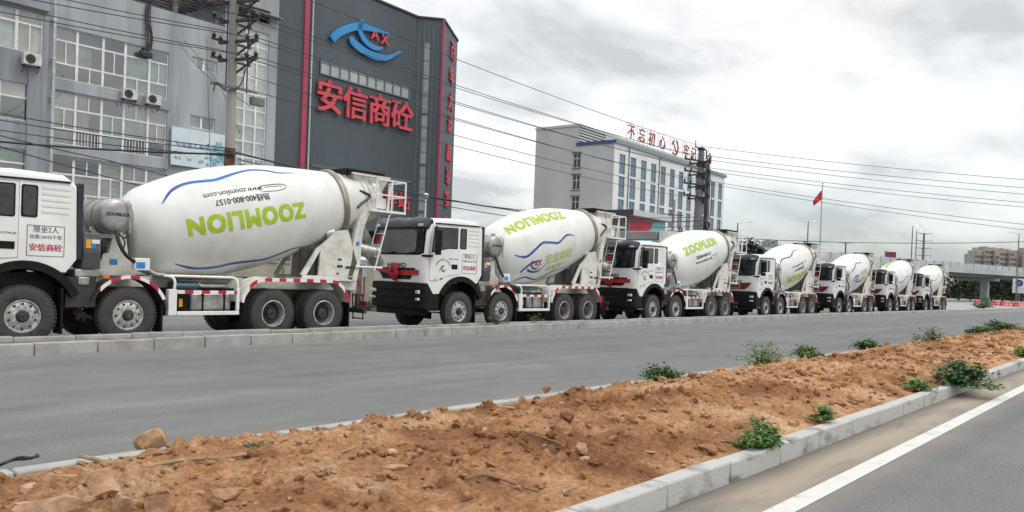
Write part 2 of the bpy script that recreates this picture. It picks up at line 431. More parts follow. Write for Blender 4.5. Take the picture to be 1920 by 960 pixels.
def cab_front_patch(y0, y1, z0, z1, off, cut=0.0, ny=14, nz=6):
    """sheet hugging the cab's curved front"""
    b = MB()
    ys = np.linspace(y0, y1, ny+1); 
    for j, y in enumerate(ys):
        e = min(j, ny-j)/ny; c = cut*max(0, 1-e/0.06)**2 if cut else 0
        for i in range(nz+1):
            z = (z0+c)+(z1-z0-2*c)*i/nz
            b.v.append((front_x(z)+fdx(y)-off, y, z))
    m = nz+1
    for j in range(ny):
        for i in range(nz): b.f.append([j*m+i, j*m+i+1, (j+1)*m+i+1, (j+1)*m+i]); b.mi.append(0)
    return b
def side_poly(poly, y0, th, sg):
    """prism on the cab side; poly in xz; sg -1 near side"""
    b = MB(); b.prism(poly, sg*y0, sg*(y0+th)); return b

def wheel_rim(kind):
    r, h = MB(), MB()
    if kind == 'front':
        r.lathe((0, 0, 0), (0, -1, 0), [(-.02, .30), (.125, .292), (.138, .288), (.138, .272), (.115, .262), (.10, .25), (.112, .225), (.125, .12), (.125, .05)], 40, caps=False)
        for k in range(10):
            a = 2*math.pi*k/10; c = Vector((math.cos(a), 0, math.sin(a)))
            r.cyl(c*.168+Vector((0, -.115, 0)), c*.168+Vector((0, -.142, 0)), .014, n=6)
        for k in range(10):
            a = 2*math.pi*(k+.5)/10; c = Vector((math.cos(a), 0, math.sin(a)))
            h.cyl(c*.215+Vector((0, -.08, 0)), c*.215+Vector((0, -.121, 0)), .024, n=8)  # dark discs on the face stand in for shaded hand holes
        h.lathe((0, 0, 0), (0, -1, 0), [(.11, .115), (.135, .11), (.15, .09), (.185, .085), (.195, .05), (.195, .01)], 20, caps=False)
    else:
        r.lathe((0, 0, 0), (0, -1, 0), [(.09, .296), (.142, .292), (.148, .284), (.146, .268), (.12, .262), (.0, .248), (-.05, .244)], 40, caps=False)
        h.lathe((0, 0, 0), (0, -1, 0), [(-.05, .247), (-.055, .2), (-.03, .15), (-.03, .12), (.06, .115), (.08, .10), (.085, .02)], 28, caps=False)
        for k in range(10):
            a = 2*math.pi*k/10; c = Vector((math.cos(a), 0, math.sin(a))); h.cyl(c*.135+Vector((0, .03, 0)), c*.135+Vector((0, -.0, 0)), .014, n=6)
    return r, h
TP = [(-.15, .29), (-.155, .36), (-.15, .46), (-.125, .523), (-.10, .54), (-.055, .545), (-.05, .53), (-.035, .53), (-.03, .546), (.03, .546), (.035, .53), (.05, .53), (.055, .545), (.10, .54), (.125, .523),
      (.15, .46), (.155, .36), (.145, .31), (.12, .29)]
def build_wheels(t):
    first = {}
    for ax, kind in ((0, 'front'), (1.8, 'front'), (4.95, 'rear'), (6.3, 'rear')):
        for sg in (-1, 1):
            if kind not in first:
                b = MB(); b.lathe((0, 0, 0), (0, -1, 0), TP, 48, caps=False)
                if kind == 'rear':
                    b2 = MB(); b2.lathe((0, .335, 0), (0, -1, 0), TP, 48, caps=False); b.add(b2.v, b2.f)
                for k in range(48):   # shoulder lugs
                    a = 2*math.pi*(k+.5)/48; c = Vector((math.cos(a), 0, math.sin(a))); tt = Vector((-math.sin(a), 0, math.cos(a)))
                    b.obox(c*.534+Vector((0, -.10, 0)), tt, (0, 1, 0), c, .021, .038, .014)
                w = b.build('wheel', TYRE, t, smooth=40)
                r, h = wheel_rim(kind)
                r.build('rim', RIM, w, smooth=40); h.build('hub', RIMD, w, smooth=40)
                first[kind] = w
                w.location = (ax, -1.05, .545)
            else:
                w = copy_tree(first[kind], t); w.location = (ax, sg*1.05, .545); w.rotation_euler = (0, 0.7*ax+sg, math.pi if sg > 0 else 0)

def arch_band(b, c, r0, r1, d0, d1, y0, y1, n=16):
    A = [R(d0+(d1-d0)*i/n) for i in range(n+1)]
    poly = [(c[0]+r1*math.cos(a), c[1]+r1*math.sin(a)) for a in A]+[(c[0]+r0*math.cos(a), c[1]+r0*math.sin(a)) for a in A[::-1]]
    m = len(A)
    for y in (y0, y1): b.v += [(p[0], y, p[1]) for p in poly]
    o = len(b.v)-4*m
    for i in range(m-1):
        q = [o+i, o+i+1, o+2*m-2-i, o+2*m-1-i]; b.f.append(q); b.f.append([k+2*m for k in q]); b.mi += [0, 0]
    for i in range(2*m): b.f.append([o+i, o+(i+1) % (2*m), o+2*m+(i+1) % (2*m), o+2*m+i]); b.mi.append(0)
def path_band(b, path, th, y0, y1):
    """sheet of thickness th following an xz path, from y0 to y1"""
    pts = [Vector((p[0], 0, p[1])) for p in path]; up = []; n = len(pts)
    for i, p in enumerate(pts):
        d = (pts[min(i+1, n-1)]-pts[max(i-1, 0)]).normalized(); up.append(p+Vector((-d.z, 0, d.x))*th)
    poly = [(p.x, p.z) for p in pts]+[(p.x, p.z) for p in up[::-1]]
    o = len(b.v)
    for y in (y0, y1): b.v += [(p[0], y, p[1]) for p in poly]
    m = n
    for i in range(m-1):
        q = [o+i, o+i+1, o+2*m-2-i, o+2*m-1-i]; b.f.append(q); b.f.append([k+2*m for k in q]); b.mi += [b.cur]*2
    for i in range(2*m): b.f.append([o+i, o+(i+1) % (2*m), o+2*m+(i+1) % (2*m), o+2*m+i]); b.mi.append(b.cur)

def build_truck():
    t = empty('mixer_truck', (0, 0, 0))
    cab = build_cab(t)
    # windscreen with rubber surround
    wsf = cab_front_patch(-1.13, 1.13, 2.04, 2.76, .008, cut=.05).build('windscreen_surround', BLACK, t, smooth=60)
    wsg = cab_front_patch(-1.08, 1.08, 2.085, 2.73, .018, cut=.07).build('windscreen', GLS, t, smooth=60)
    for y in (-.35, .55): b = MB(); b.bar((front_x(2.06)-.03, y, 2.06), (front_x(2.10)-.035, y-.5, 2.115), .02); b.build('wiper', BLACK, t)
    # dark roof visor
    b = MB(); ys = np.linspace(-1.2, 1.2, 25)
    prof = [(2.72, .03), (2.78, .10), (2.90, .10), (3.0, .03), (3.05, -.06), (2.96, -.10)]
    for y in ys:
        wv = .018*math.sin(y*7)+.02*abs(y)
        for z, o in prof: b.v.append((front_x(min(z, 2.97))+fdx(y)*.8-o, y, z-(rdz(y)*.6 if z > 2.85 else 0)+(wv if z > 2.95 else 0)))
    m = len(prof)
    for j in range(24):
        for i in range(m): b.f.append([j*m+i, j*m+(i+1) % m, (j+1)*m+(i+1) % m, (j+1)*m+i]); b.mi.append(0)
    b.f.append(list(range(m))); b.f.append([24*m+i for i in range(m)]); b.mi += [0, 0]
    vis = b.build('sun_visor', NAVY, t, smooth=40)
    for y in (-.98, .98):
        b = MB(); x = front_x(2.84)+fdx(y)*.8-.105; b.box(x-.012, x+.02, y-.10, y+.10, 2.80, 2.865); b.build('marker_lamp', LAMP, vis, bevel=.006)
    # doors, side glass
    dpoly = [(-1.22, 1.38), (-.98, 1.36), (-.80, 1.42), (-.55, 1.52), (-.12, 1.56), (-.12, 2.86), (-1.13, 2.84), (-1.235, 2.12)]
    wpoly = [(-1.17, 2.12), (-.78, 2.20), (-.50, 2.25), (-.20, 2.25), (-.175, 2.28), (-.175, 2.80), (-.20, 2.825), (-1.06, 2.80), (-1.09, 2.77)]
    qpoly = [(-.085, 2.29), (-.06, 2.265), (.15, 2.265), (.175, 2.29), (.175, 2.80), (.15, 2.825), (-.06, 2.825), (-.085, 2.80)]
    def inset(p, k):
        cx = sum(q[0] for q in p)/len(p); cz = sum(q[1] for q in p)/len(p)
        return [(q[0]+k*(1 if q[0] < cx else -1), q[1]+k*(1 if q[1] < cz else -1)) for q in p]
    for sg in (-1, 1):
        d = side_poly(dpoly, 1.219, .010, sg).build('door', WHITE, t, bevel=.006)
        b = side_poly([(-.40, 1.70), (-.17, 1.70), (-.17, 1.83), (-.40, 1.83)], 1.229, .012, sg); b.build('handle', BLACK, d, bevel=.01)
        gl = MB()
        for q in range(len(dpoly)):
            a, c = dpoly[q], dpoly[(q+1) % len(dpoly)]; gl.bar((a[0], sg*1.2215, a[1]), (c[0], sg*1.2215, c[1]), .012, .006, up=(0, 1, 0))
        gl.build('door_seal', BLACK, d)
        f = side_poly(wpoly, 1.229, .005, sg).build('side_window', BLACK, t); side_poly(inset(wpoly, .028), 1.234, .004, sg).build('pane', GLS, f)
        f = side_poly(qpoly, 1.221, .008, sg).build('side_window', BLACK, t); side_poly(inset(qpoly, .028), 1.229, .004, sg).build('pane', GLS, f)
        b = MB(); b.bar((-1.05, sg*1.235, 2.90), (.70, sg*1.235, 2.93), .035, .03); b.build('rain_rail', BLACK, t)
        b = MB(); y0, y1 = sorted((sg*1.0, sg*1.20)); b.box(.835, .94, y0, y1, 1.56, 2.94); b.build('rear_fairing', NAVY, t, bevel=.015)
        # mirrors
        b = MB(); b.sweep([(-1.02, sg*1.22, 2.80), (-1.16, sg*1.42, 2.80), (-1.20, sg*1.46, 2.66)], .025, 8)
        b.obox((-1.16, sg*1.50, 2.46), (1, sg*.45, 0), (-sg*.45, 1, 0), (0, 0, 1), .055, .16, .24); b.obox((-1.15, sg*1.49, 2.13), (1, sg*.45, 0), (-sg*.45, 1, 0), (0, 0, 1), .05, .14, .075)
        b.bar((-1.1, sg*1.24, 2.14), (-1.20, sg*1.42, 2.13), .03); mr = b.build('mirror', BLACK, t, bevel=.02)
        b = MB(); b.obox((-1.30, sg*1.20, 2.02), (1, sg*.5, 0), (0, 1, 0), (0, 0, 1), .10, .12, .03); b.build('kerb_mirror', BLACK, t, bevel=.02)
        # headlights and lower corner
        b = MB(); yc = sg*.98; x = -1.47+fdx(yc)
        b.obox((x, yc, 1.06), (1, sg*.35, 0), (-sg*.35, 1, 0), (0, 0, 1), .03, .17, .045); b.build('headlight', LAMP, t, bevel=.012)
        b = MB(); b.obox((x-.005, yc, .87), (1, sg*.35, 0), (-sg*.35, 1, 0), (0, 0, 1), .03, .16, .032); b.build('fog_lamp', LAMP, t, bevel=.01)
        b = MB(); y0, y1 = sorted((sg*.85, sg*1.222)); b.box(-1.2, -.82, y0, y1, .60, 1.015); b.build('step_panel', BLACK, t, bevel=.02)
        b = MB(); y0, y1 = sorted((sg*1.10, sg*1.24)); b.box(-1.16, -.80, y0, y1, .545, .575); b.build('entry_step', STEEL, t)
    # grille
    g = MB(); zz = [(1.69, .86), (1.60, .82), (1.385, .62)]
    L = [(front_x(z)-.012, y, z) for z, y in zz]; Rr = [(front_x(z)-.012, -y, z) for z, y in zz]
    for i in range(2): g.quad(L[i], L[i+1], Rr[i+1], Rr[i])
    gr = g.build('grille', BLACK, t)
    b = MB()
    for k in range(5):
        z = 1.43+.05*k; w = .60+(z-1.40)*.9; b.box(front_x(z)-.026, front_x(z)-.008, -w, w, z, z+.016)
    b.build('slat', CHAS, gr)
    b = MB(); put_text(b, text('HOWO', .17, .006, xs=1.5), (front_x(1.74)-.006, 0, 1.75), (0, -1, 0), (0, 0, 1)); b.build('badge', CHAS, t)
    # bumper
    b = MB(); prof = [(1.30, 0), (1.30, .03), (1.12, .05), (1.10, .03), (.98, .03), (.96, .055), (.90, .055), (.88, .035), (.78, .045), (.62, .03), (.60, -.05), (.62, -.25), (1.0, -.25), (1.30, -.02)]
    ys = [-1.235, -1.2, -1.12, -1.0, -.8, -.4, 0, .4, .8, 1.0, 1.12, 1.2, 1.235]; m = len(prof)
    for y in ys:
        for z, o in prof: b.v.append((-1.44+fdx(y)*1.05-o, y, z))
    for j in range(len(ys)-1):
        for i in range(m): b.f.append([j*m+i, j*m+(i+1) % m, (j+1)*m+(i+1) % m, (j+1)*m+i]); b.mi.append(0)
    b.f.append(list(range(m))); b.f.append([(len(ys)-1)*m+i for i in range(m)]); b.mi += [0, 0]
    b.box(-1.50, -1.46, -.55, .55, .66, .70); b.box(-1.38, -1.0, -.95, .95, .44, .60)
    b.build('bumper', BLACK, t, smooth=30)
    # near wheel arches and mudguards
    for sg in (-1, 1):
        y0, y1 = sorted((sg*.72, sg*1.245))
        b = MB(); arch_band(b, (0, .54), .83, .975, 148, 24, y0, y1); b.build('wheel_arch', BLACK, t, smooth=35)
        b = MB(); y2, y3 = sorted((sg*.80, sg*1.22)); b.box(.60, .635, y2, y3, .22, 1.05); b.build('mud_flap', BLACK, t)
        b = MB(); arch_band(b, (1.8, .54), .715, .745, 158, 8, y0, y1); f = b.build('mudguard', CHAS, t, smooth=35)
        b = MB(); ya, yb = sorted((sg*1.245, sg*1.256)); arch_band(b, (1.8, .54), .70, .765, 140, 25, ya, yb); b.build('tape', TAPEX, f, smooth=35)
        b = MB(); b.box(2.42, 2.46, y2, y3, .20, .75); b.build('mud_flap', BLACK, t)
        path = smooth_pts([(4.12, 0, .80), (4.18, 0, .98), (4.38, 0, 1.22), (4.62, 0, 1.31), (4.9, 0, 1.325), (6.2, 0, 1.325), (6.55, 0, 1.31), (6.80, 0, 1.18), (6.96, 0, .96), (7.0, 0, .80)], 4)
        path = [(p.x, p.z) for p in path]
        b = MB(); path_band(b, path, -.025, y0, y1)
        for k in range(7):
            yy = sg*(.74+.075*k); b.sweep([(p[0], yy, p[1]+.005) for p in path[:16]], .016, 6)
        f = b.build('rear_fender', OFFW, t, smooth=35)
        b = MB(); path_band(b, path, -.075, *sorted((sg*1.246, sg*1.258))); b.build('tape', TAPEX, f, smooth=35)
        b = MB(); b.box(6.985, 7.02, y2, y3, .18, .82); b.build('mud_flap', BLACK, t)
        b = MB(); b.box(1.30, 1.42, *sorted((sg*1.18, sg*1.25)), 1.235, 1.30); b.build('side_lamp', ORANGE, t)
        # side guard
        b = MB(); yy = sg*1.2
        b.box(2.56, 2.73, *sorted((sg*1.08, sg*1.24)), .53, 1.05)
        b.box(2.735, 4.10, *sorted((sg*1.18, sg*1.24)), .53, .61)
        b.box(4.03, 4.10, *sorted((sg*1.18, sg*1.238)), .615, 1.10)
        b.sweep(smooth_pts([(2.68, yy, 1.05), (2.69, yy, 1.20), (2.64, sg*1.15, 1.29), (2.5, sg*1.0, 1.31)], 3), .03, 8)
        b.sweep(smooth_pts([(4.06, yy, 1.10), (4.06, yy, 1.20), (4.02, sg*1.15, 1.29), (3.8, sg*1.1, 1.31), (2.5, sg*1.0, 1.31)], 3), .03, 8)
        gd = b.build('side_guard', WHITE, t, bevel=.012)
        b = MB(); b.box(2.735, 4.025, *sorted((sg*1.19, sg*1.25)), .965, 1.035); b.build('tape', TAPEX, gd)
    # fuel tank and battery box behind the guard
    b = MB(); b.box(3.08, 3.98, -1.12, -.52, .58, .99); ft = b.build('fuel_tank', STEEL, t, bevel=.09, bseg=4)
    for x in (3.3, 3.78): b = MB(); b.box(x, x+.05, -1.135, -.51, .565, 1.005); b.build('strap', BLACK, ft, bevel=.02)
    b = MB(); b.box(2.80, 3.02, -1.10, -.6, .60, .95); bb = b.build('battery_box', BLACK, t, bevel=.02)
    b = MB(); b.box(2.83, 2.90, -1.106, -1.10, .70, .86); b.build('sticker', YELS, bb)
    b = MB(); b.cyl((2.75, -1.0, 1.10), (3.25, -1.0, 1.10), .085, n=14); b.cyl((2.78, -.72, 1.10), (3.4, -.72, 1.10), .085, n=14); b.build('air_tank', mat('teal_tank', (.02, .07, .085), .4), t, smooth=40)
    b = MB(); b.sweep([(3.25, -1.05, 1.17), (3.3, -1.05, 1.12), (3.9, -1.05, 1.12), (4.0, -.9, 1.2)], .035, 8); b.sweep([(2.9, -.9, 1.22), (4.0, -.9, 1.22)], .025, 8)
    b.build('pipe', STEEL, t, smooth=40)
    b = MB(); b.box(2.7, 4.0, .55, 1.12, .58, 1.0); b.build('air_filter_box', CHAS, t, bevel=.05)
    # chassis
    b = MB()
    for sg in (-1, 1):
        b.box(-1.2, 7.55, *sorted((sg*.38, sg*.46)), .78, 1.06)
    for x in (-1.0, .8, 2.6, 3.4, 4.2, 5.6, 7.3): b.box(x, x+.12, -.38, .38, .82, 1.02)
    b.box(-1.0, 1.1, -.5, .5, .62, 1.30); b.box(1.1, 2.2, -.3, .3, .66, .98)
    b.box(.70, 1.22, -1.12, -.55, .70, 1.25); b.box(.70, 1.1, .55, 1.12, .70, 1.25)
    for x in (0, 1.8): b.cyl((x, -.85, .52), (x, .85, .52), .075, n=10)
    for x in (4.95, 6.3): b.cyl((x, -.85, .545), (x, .85, .545), .11, n=12); b.lathe((x, -.25, .545), (0, 1, 0), [(0, .05), (.08, .2), (.25, .27), (.42, .2), (.5, .05)], 16)
    b.sweep([(2.1, 0, .7), (4.8, 0, .58), (6.3, 0, .56)], .06, 8)
    b.cyl((2.9, 0, .62), (3.9, 0, .62), .16, n=12)
    b.build('chassis_frame', CHAS, t)
    b = MB()
    for sg in (-1, 1): b.box(1.15, 7.7, *sorted((sg*.36, sg*.50)), 1.065, 1.28)
    for x in (1.3, 2.4, 3.5, 4.6, 6.4, 7.5): b.box(x, x+.14, -.36, .36, 1.10, 1.26)
    b.box(2.5, 4.3, -1.0, 1.0, 1.285, 1.305)
    b.build('drum_subframe', OFFW, t, bevel=.01)
    # rear bumper and lights
    b = MB(); b.box(7.5, 7.6, -1.15, 1.15, .52, .64); b.box(7.45, 7.55, -.9, -.8, .6, 1.0); b.box(7.45, 7.55, .8, .9, .6, 1.0)
    rb = b.build('rear_bumper', CHAS, t, bevel=.01)
    for y in (-.95, .95): b = MB(); b.box(7.56, 7.605, y-.2, y+.2, .70, .82); b.build('tail_lamp', REDD, t, bevel=.01)
    # front pedestal, cooler, gearbox
    b = MB(); 
    for sg in (-1, 1): b.prism([(1.30, 1.28), (2.12, 1.28), (2.18, 1.45), (1.98, 1.62), (1.92, 2.0), (1.66, 2.0), (1.60, 1.72), (1.42, 1.66)], sg*.60, sg*.66)
    b.box(1.32, 2.10, -.60, .60, 1.285, 1.40); b.box(1.7, 1.9, -.6, .6, 1.6, 1.95)
    ped = b.build('drum_pedestal', OFFW, t, bevel=.01)
    b = MB(); b.box(1.62, 1.76, -.674, -.668, 1.50, 1.60); b.build('sticker', BLUES, ped)
    b = MB(); b.lathe((1.35, 0, 1.92), DAX, [(0, .18), (.03, .30), (.35, .32), (.42, .40), (.50, .42), (.62, .42), (.66, .36), (.8, .34)], 28); b.lathe((1.0, 0, 1.75), (1, 0, .2), [(0, .16), (.4, .18)], 16)
    for k in range(14):
        a = 2*math.pi*k/14; c = Vector((0, -1, 0))*math.cos(a)+DN*math.sin(a); p = Vector((1.35, 0, 1.92))+DAX*.62+c*.38; b.cyl(p, p+DAX*.05, .025, n=6)
    b.build('gearbox', STEEL, t, smooth=35)
    b = MB(); b.box(.96, 1.28, -1.16, -.62, 1.40, 2.06); cl = b.build('oil_cooler', GREYB, t, bevel=.025)
    b = MB(); b.box(.985, 1.255, -1.168, -1.16, 1.42, 1.70); b.build('vent', mat('vent_grey', (.05, .05, .05), .6), cl)
    b = MB(); b.box(1.01, 1.10, -1.168, -1.16, 1.78, 1.94); b.build('sticker', YELS, cl)
    b = MB(); b.box(1.11, 1.18, -1.168, -1.16, 1.78, 1.86); b.build('sticker', BLUES, cl)
    b = MB(); b.box(1.11, 1.25, -1.168, -1.16, 1.868, 1.94); b.build('sticker', WHS, cl)
    b = MB(); b.lathe((1.28, -.88, 1.76), (1, 0, 0), [(0, .22), (.05, .24), (.06, .21), (.02, .19), (.02, .07), (.06, .06), (.06, .01)], 24, caps=False); b.build('fan', BLACK, cl, smooth=35)
    b = MB(); b.sweep([(1.35+.17*math.sin(a), -.78, 2.0+.20*math.cos(a)) for a in np.linspace(2.4, 5.3, 8)], .02, 6); b.build('cable', HOSE, cl, smooth=40)
    b = MB(); b.box(.85, 1.32, -1.12, -.6, 1.25, 1.39); b.box(.9, 1.1, -1.15, -.9, 1.10, 1.25); b.build('valve_block', STEEL, t, bevel=.02)
    # pump box and hose
    b = MB(); b.box(1.92, 2.22, -1.12, -.92, 1.40, 1.64); pb = b.build('pump_box', WHITE, t, bevel=.015)
    b = MB(); b.box(1.95, 2.12, -1.127, -1.12, 1.44, 1.56); b.build('sticker', BLUES, pb)
    b = MB(); b.sweep(smooth_pts([(1.58, -1.08, 2.12), (1.60, -1.15, 1.92), (1.72, -1.16, 1.70), (1.92, -1.10, 1.56)], 6), .038, 8)
    b.sweep(smooth_pts([(1.66, -.9, 2.12), (1.78, -.95, 1.95), (1.74, -1.0, 1.8)], 5), .018, 6)
    b.build('hose', HOSE, t, smooth=40)
    b = MB(); b.sweep(smooth_pts([(2.2, -1.0, 1.44), (2.35, -1.02, 1.34), (2.55, -1.02, 1.325)], 4), .045, 8); b.build('drain_pipe', STEEL, t, smooth=40)
    # cross-wise water tank behind the cab
    b = MB(); b.lathe((1.60, -1.10, 2.42), (0, 1, 0), [(0, .02), (.004, .15), (.015, .24), (.045, .30), (.09, .325), (1.98, .325), (2.04, .30), (2.1, .2), (2.13, .02)], 36)
    wt = b.build('water_tank', TANKM, t, smooth=35)
    b = MB()
    for y in (-.62, -.2, .45): b.lathe((1.60, y, 2.42), (0, 1, 0), [(0, .326), (0, .34), (.05, .34), (.05, .326)], 36, caps=False)
    b.sweep([(1.78, -1.06, 2.72), (1.80, -1.15, 2.64), (1.80, -1.15, 2.10)], .02, 6); b.cyl((1.6, -.9, 2.73), (1.6, -.9, 2.79), .07)
    b.build('strap', STEEL, wt, smooth=35)
    b = MB(); put_text(b, text('ZOOMLION', .085, .003, xs=1.0), (1.60, -1.112, 2.44)); b.build('lettering', INK, wt)
    for y in (-.52, .48): b = MB(); b.prism([(1.3, 2.2), (1.45, 2.08), (1.74, 2.08), (1.88, 2.2), (1.88, 2.0), (1.3, 2.0)], y-.04, y+.06); b.build('tank_cradle', OFFW, t)
    # drum
    b = MB(); b.lathe(DA, DAX, [(.0, .10), (.0, .50), (.03, .60)]+list(zip(PS.tolist(), PR.tolist()))+[(6.42, .55), (6.2, .50)], 72)
    drum = b.build('drum', DRUMW, t, smooth=40)
    b = MB(); r5 = float(np.interp(5.12, PS, PR)); b.lathe(DA+DAX*5.06, DAX, [(0, r5), (0, r5+.055), (.03, r5+.065), (.12, r5+.06), (.15, r5+.05), (.15, r5-.03)], 72, caps=False)
    b.build('roller_ring', RINGM, drum, smooth=30)
    b = MB()
    for s in (5.86, 6.02, 6.36):
        rr = float(np.interp(s, PS, PR)); b.lathe(DA+DAX*s, DAX, [(0, rr), (0, rr+.02), (.05, rr+.015), (.05, rr)], 60, caps=False)
    b.build('collar', OFFW, drum, smooth=30)
    # rear pedestal
    b = MB()
    for sg in (-1, 1):
        ya, yb = sorted((sg*.62, sg*.70))
        for poly in ([(5.92, 1.41), (6.08, 1.41), (6.46, 2.02), (6.60, 2.22), (6.35, 2.05)], [(6.42, 1.41), (7.44, 1.41), (7.56, 1.75), (7.25, 2.55), (6.90, 2.50), (6.60, 2.222), (6.462, 2.02)], [(5.94, 1.29), (7.44, 1.29), (7.44, 1.408), (5.98, 1.408)]):
            b.prism(poly, ya, yb)
    b.box(6.75, 7.2, -.61, .61, 1.9, 2.2); b.box(6.2, 7.3, -.61, .61, 1.29, 1.36)
    rp = b.build('rear_pedestal', OFFW, t, bevel=.008)
    b = MB(); b.box(5.98, 6.9, -.56, -.52, 1.37, 2.05); b.build('slot_shade_plate', CHAS, rp)  # dark sheet added behind the near slot, its colour standing in for shade
    for sg in (-1, 1): b = MB(); b.cyl(Vector((6.75, sg*.55, 2.42))-DAX*.12, Vector((6.75, sg*.55, 2.42))+DAX*.14, .13, n=18); b.build('roller', STEEL, rp, smooth=35)
    # curved arms that carry hopper and platform
    arm = smooth_pts([(7.42, 0, 1.32), (7.52, 0, 1.8), (7.56, 0, 2.3), (7.66, 0, 2.75), (7.86, 0, 3.08), (8.12, 0, 3.24), (8.42, 0, 3.27)], 5)
    for sg in (-1, 1):
        b = MB(); n = len(arm); poly = []
        out = []; inn = []
        for i, p in enumerate(arm):
            d = (arm[min(i+1, n-1)]-arm[max(i-1, 0)]).normalized(); nrm = Vector((-d.z, 0, d.x)); w = .30-.16*i/(n-1)
            out.append((p.x+nrm.x*w/2, p.z+nrm.z*w/2)); inn.append((p.x-nrm.x*w/2, p.z-nrm.z*w/2))
        ya, yb = sorted((sg*.56, sg*.70))
        for i in range(n-1): b.prism([out[i], out[i+1], inn[i+1], inn[i]], ya, yb)
        me = b.build('support_arm', OFFW, t)
        bm = bmesh.new(); bm.from_mesh(me.data); bmesh.ops.remove_doubles(bm, verts=bm.verts, dist=.0005)
        bm.to_mesh(me.data); bm.free()
        if sg < 0:
            b = MB(); b.box(7.50, 7.60, -.712, -.705, 2.18, 2.28); b.build('sticker', BLUES, me)
            b = MB()
            for k, (dx, dz, w, h) in enumerate(((-.30, 0, .16, .06), (-.05, -.02, .14, .06), (.12, 0, .1, .05), (-.32, -.16, .08, .03), (-.28, .17, .1, .05))): b.box(7.25+dx, 7.25+dx+w, -.712, -.706, 1.62+dz, 1.62+dz+h)
            b.build('lettering', INK, me)
    b = MB(); b.box(7.05, 7.5, -.58, .58, 1.41, 1.9); b.box(7.4, 7.5, -.56, .56, 2.2, 2.32); b.build('rear_crossbeam', OFFW, t)
    # hopper with rubber rim
    b = MB()
    T = [(7.42, -.55, 3.97), (8.62, -.55, 3.97), (8.62, .55, 3.97), (7.42, .55, 3.97)]; Bt = [(8.0, -.26, 3.34), (8.36, -.26, 3.30), (8.36, .26, 3.30), (8.0, .26, 3.34)]
    for i in range(4): b.quad(T[i], T[(i+1) % 4], Bt[(i+1) % 4], Bt[i])
    for i in range(4): b.bar(T[i], T[(i+1) % 4], .05)
    b.bar((8.0, -.58, 3.9), (8.16, -.35, 3.34), .05); b.bar((8.1, -.5, 3.7), (8.1, -.56, 3.55), .12)
    hp = b.build('hopper', OFFW, t, fix=False)
    b = MB()
    T2 = [(7.30, -.50, 4.0), (8.46, -.50, 4.0), (8.46, .60, 4.0), (7.30, .60, 4.0)]
    for i in range(4): b.bar(T2[i], T2[(i+1) % 4], .06, .15)
    b.build('rubber_rim', BLACK, hp)
    b = MB(); b.sweep(smooth_pts([(7.60, -.62, 3.55), (7.80, -.66, 3.50), (7.9, -.66, 3.42), (7.62, -.70, 3.22), (7.50, -.72, 3.12)], 5), .035, 7)
    b.build('hose', HOSE, t, smooth=40)
    # chutes
    b = MB()
    for i in range(9):
        a0, a1 = math.pi+math.pi*i/9, math.pi+math.pi*(i+1)/9
        def cp(u, a, r): 
            d = Vector((.45, -.08, -.62)).normalized(); s = Vector((0, 1, 0)); n = d.cross(s)
            return Vector((7.95, .05, 2.85))+d*u+s*math.cos(a)*r-n*math.sin(a)*r*-1
        b.quad(cp(0, a0, .34), cp(0, a1, .34), cp(1.35, a1, .24), cp(1.35, a0, .24))
    b.cyl((7.75, -.35, 2.12), (8.35, -.55, 2.02), .17, n=18)
    b.build('chute', STEEL, t, smooth=40, fix=False)
    # platform, rails and ladder
    b = MB(); b.box(7.86, 9.0, -.84, -.02, 3.06, 3.12)
    for (x, y) in ((8.02, -.82), (8.52, -.82), (8.98, -.82), (8.98, -.06)): b.sweep([(x, y, 3.12), (x, y, 3.88)], .024, 6)
    for z in (3.50, 3.88):
        b.sweep([(8.02, -.82, z), (8.98, -.82, z), (8.98, -.06, z)], .022, 6)
    b.sweep([(8.52, -.82, 3.88), (8.36, -.83, 3.12)], .022, 6)
    b.box(8.12, 8.40, -.72, -.45, 3.16, 3.42)
    b.build('platform', WHITE, t)
    b = MB()
    for y in (-.78, -.34): b.sweep([(8.56, y, 3.06), (8.48, y, 3.0), (8.06, y, 1.58)], .02, 6)
    for k in range(5):
        u = .12+k*.21; b.sweep([(8.48-.42*u, -.78, 3.0-1.42*u), (8.48-.42*u, -.34, 3.0-1.42*u)], .018, 6)
    b.sweep([(8.30, -.78, 1.66), (7.5, -.72, 1.66)], .03, 6); b.sweep([(8.30, -.34, 1.66), (7.5, -.4, 1.66)], .03, 6)
    b.build('ladder', WHITE, t, smooth=40)
    b = MB(); b.obox((8.34, -.52, 2.42), (1, .1, 0), (0, 1, 0), (.3, 0, 1), .01, .09, .13); b.build('marker_plate', REDC, t)
    b = MB()
    for y in (-.9, -.45): b.sweep([(7.62, y, 1.0), (7.66, y, .35)], .018, 6)
    for z in (.95, .65, .38): b.sweep([(7.64, -.9, z), (7.64, -.45, z)], .018, 6)
    b.build('rear_step', CHAS, t, smooth=40)
    # number board on the cab side
    pl = MB(); X0, X1, Z0, Z1, Y = .02, .62, 1.60, 2.13, -1.2255
    for a, c in (((X0, Z0), (X1, Z0)), ((X1, Z0), (X1, Z1)), ((X1, Z1), (X0, Z1)), ((X0, Z1), (X0, Z0))): pl.bar((a[0], Y, a[1]), (c[0], Y, c[1]), .008, .004, up=(0, 1, 0))
    put_text(pl, text('限坐2人', .12), (.32, -1.227, 2.055)); put_text(pl, text('核载16935千克', .080), (.32, -1.227, 1.93))
    pl.build('load_notice', INK, t)
    pl = MB(); [put_text(pl, text('安信商砼', .135), (.32+dx, -1.227-dy, 1.74)) for dx, dy in ((-.004, 0), (0, .0006), (.004, .0012))]; pl.build('lettering', REDL, t)
    pl = MB()
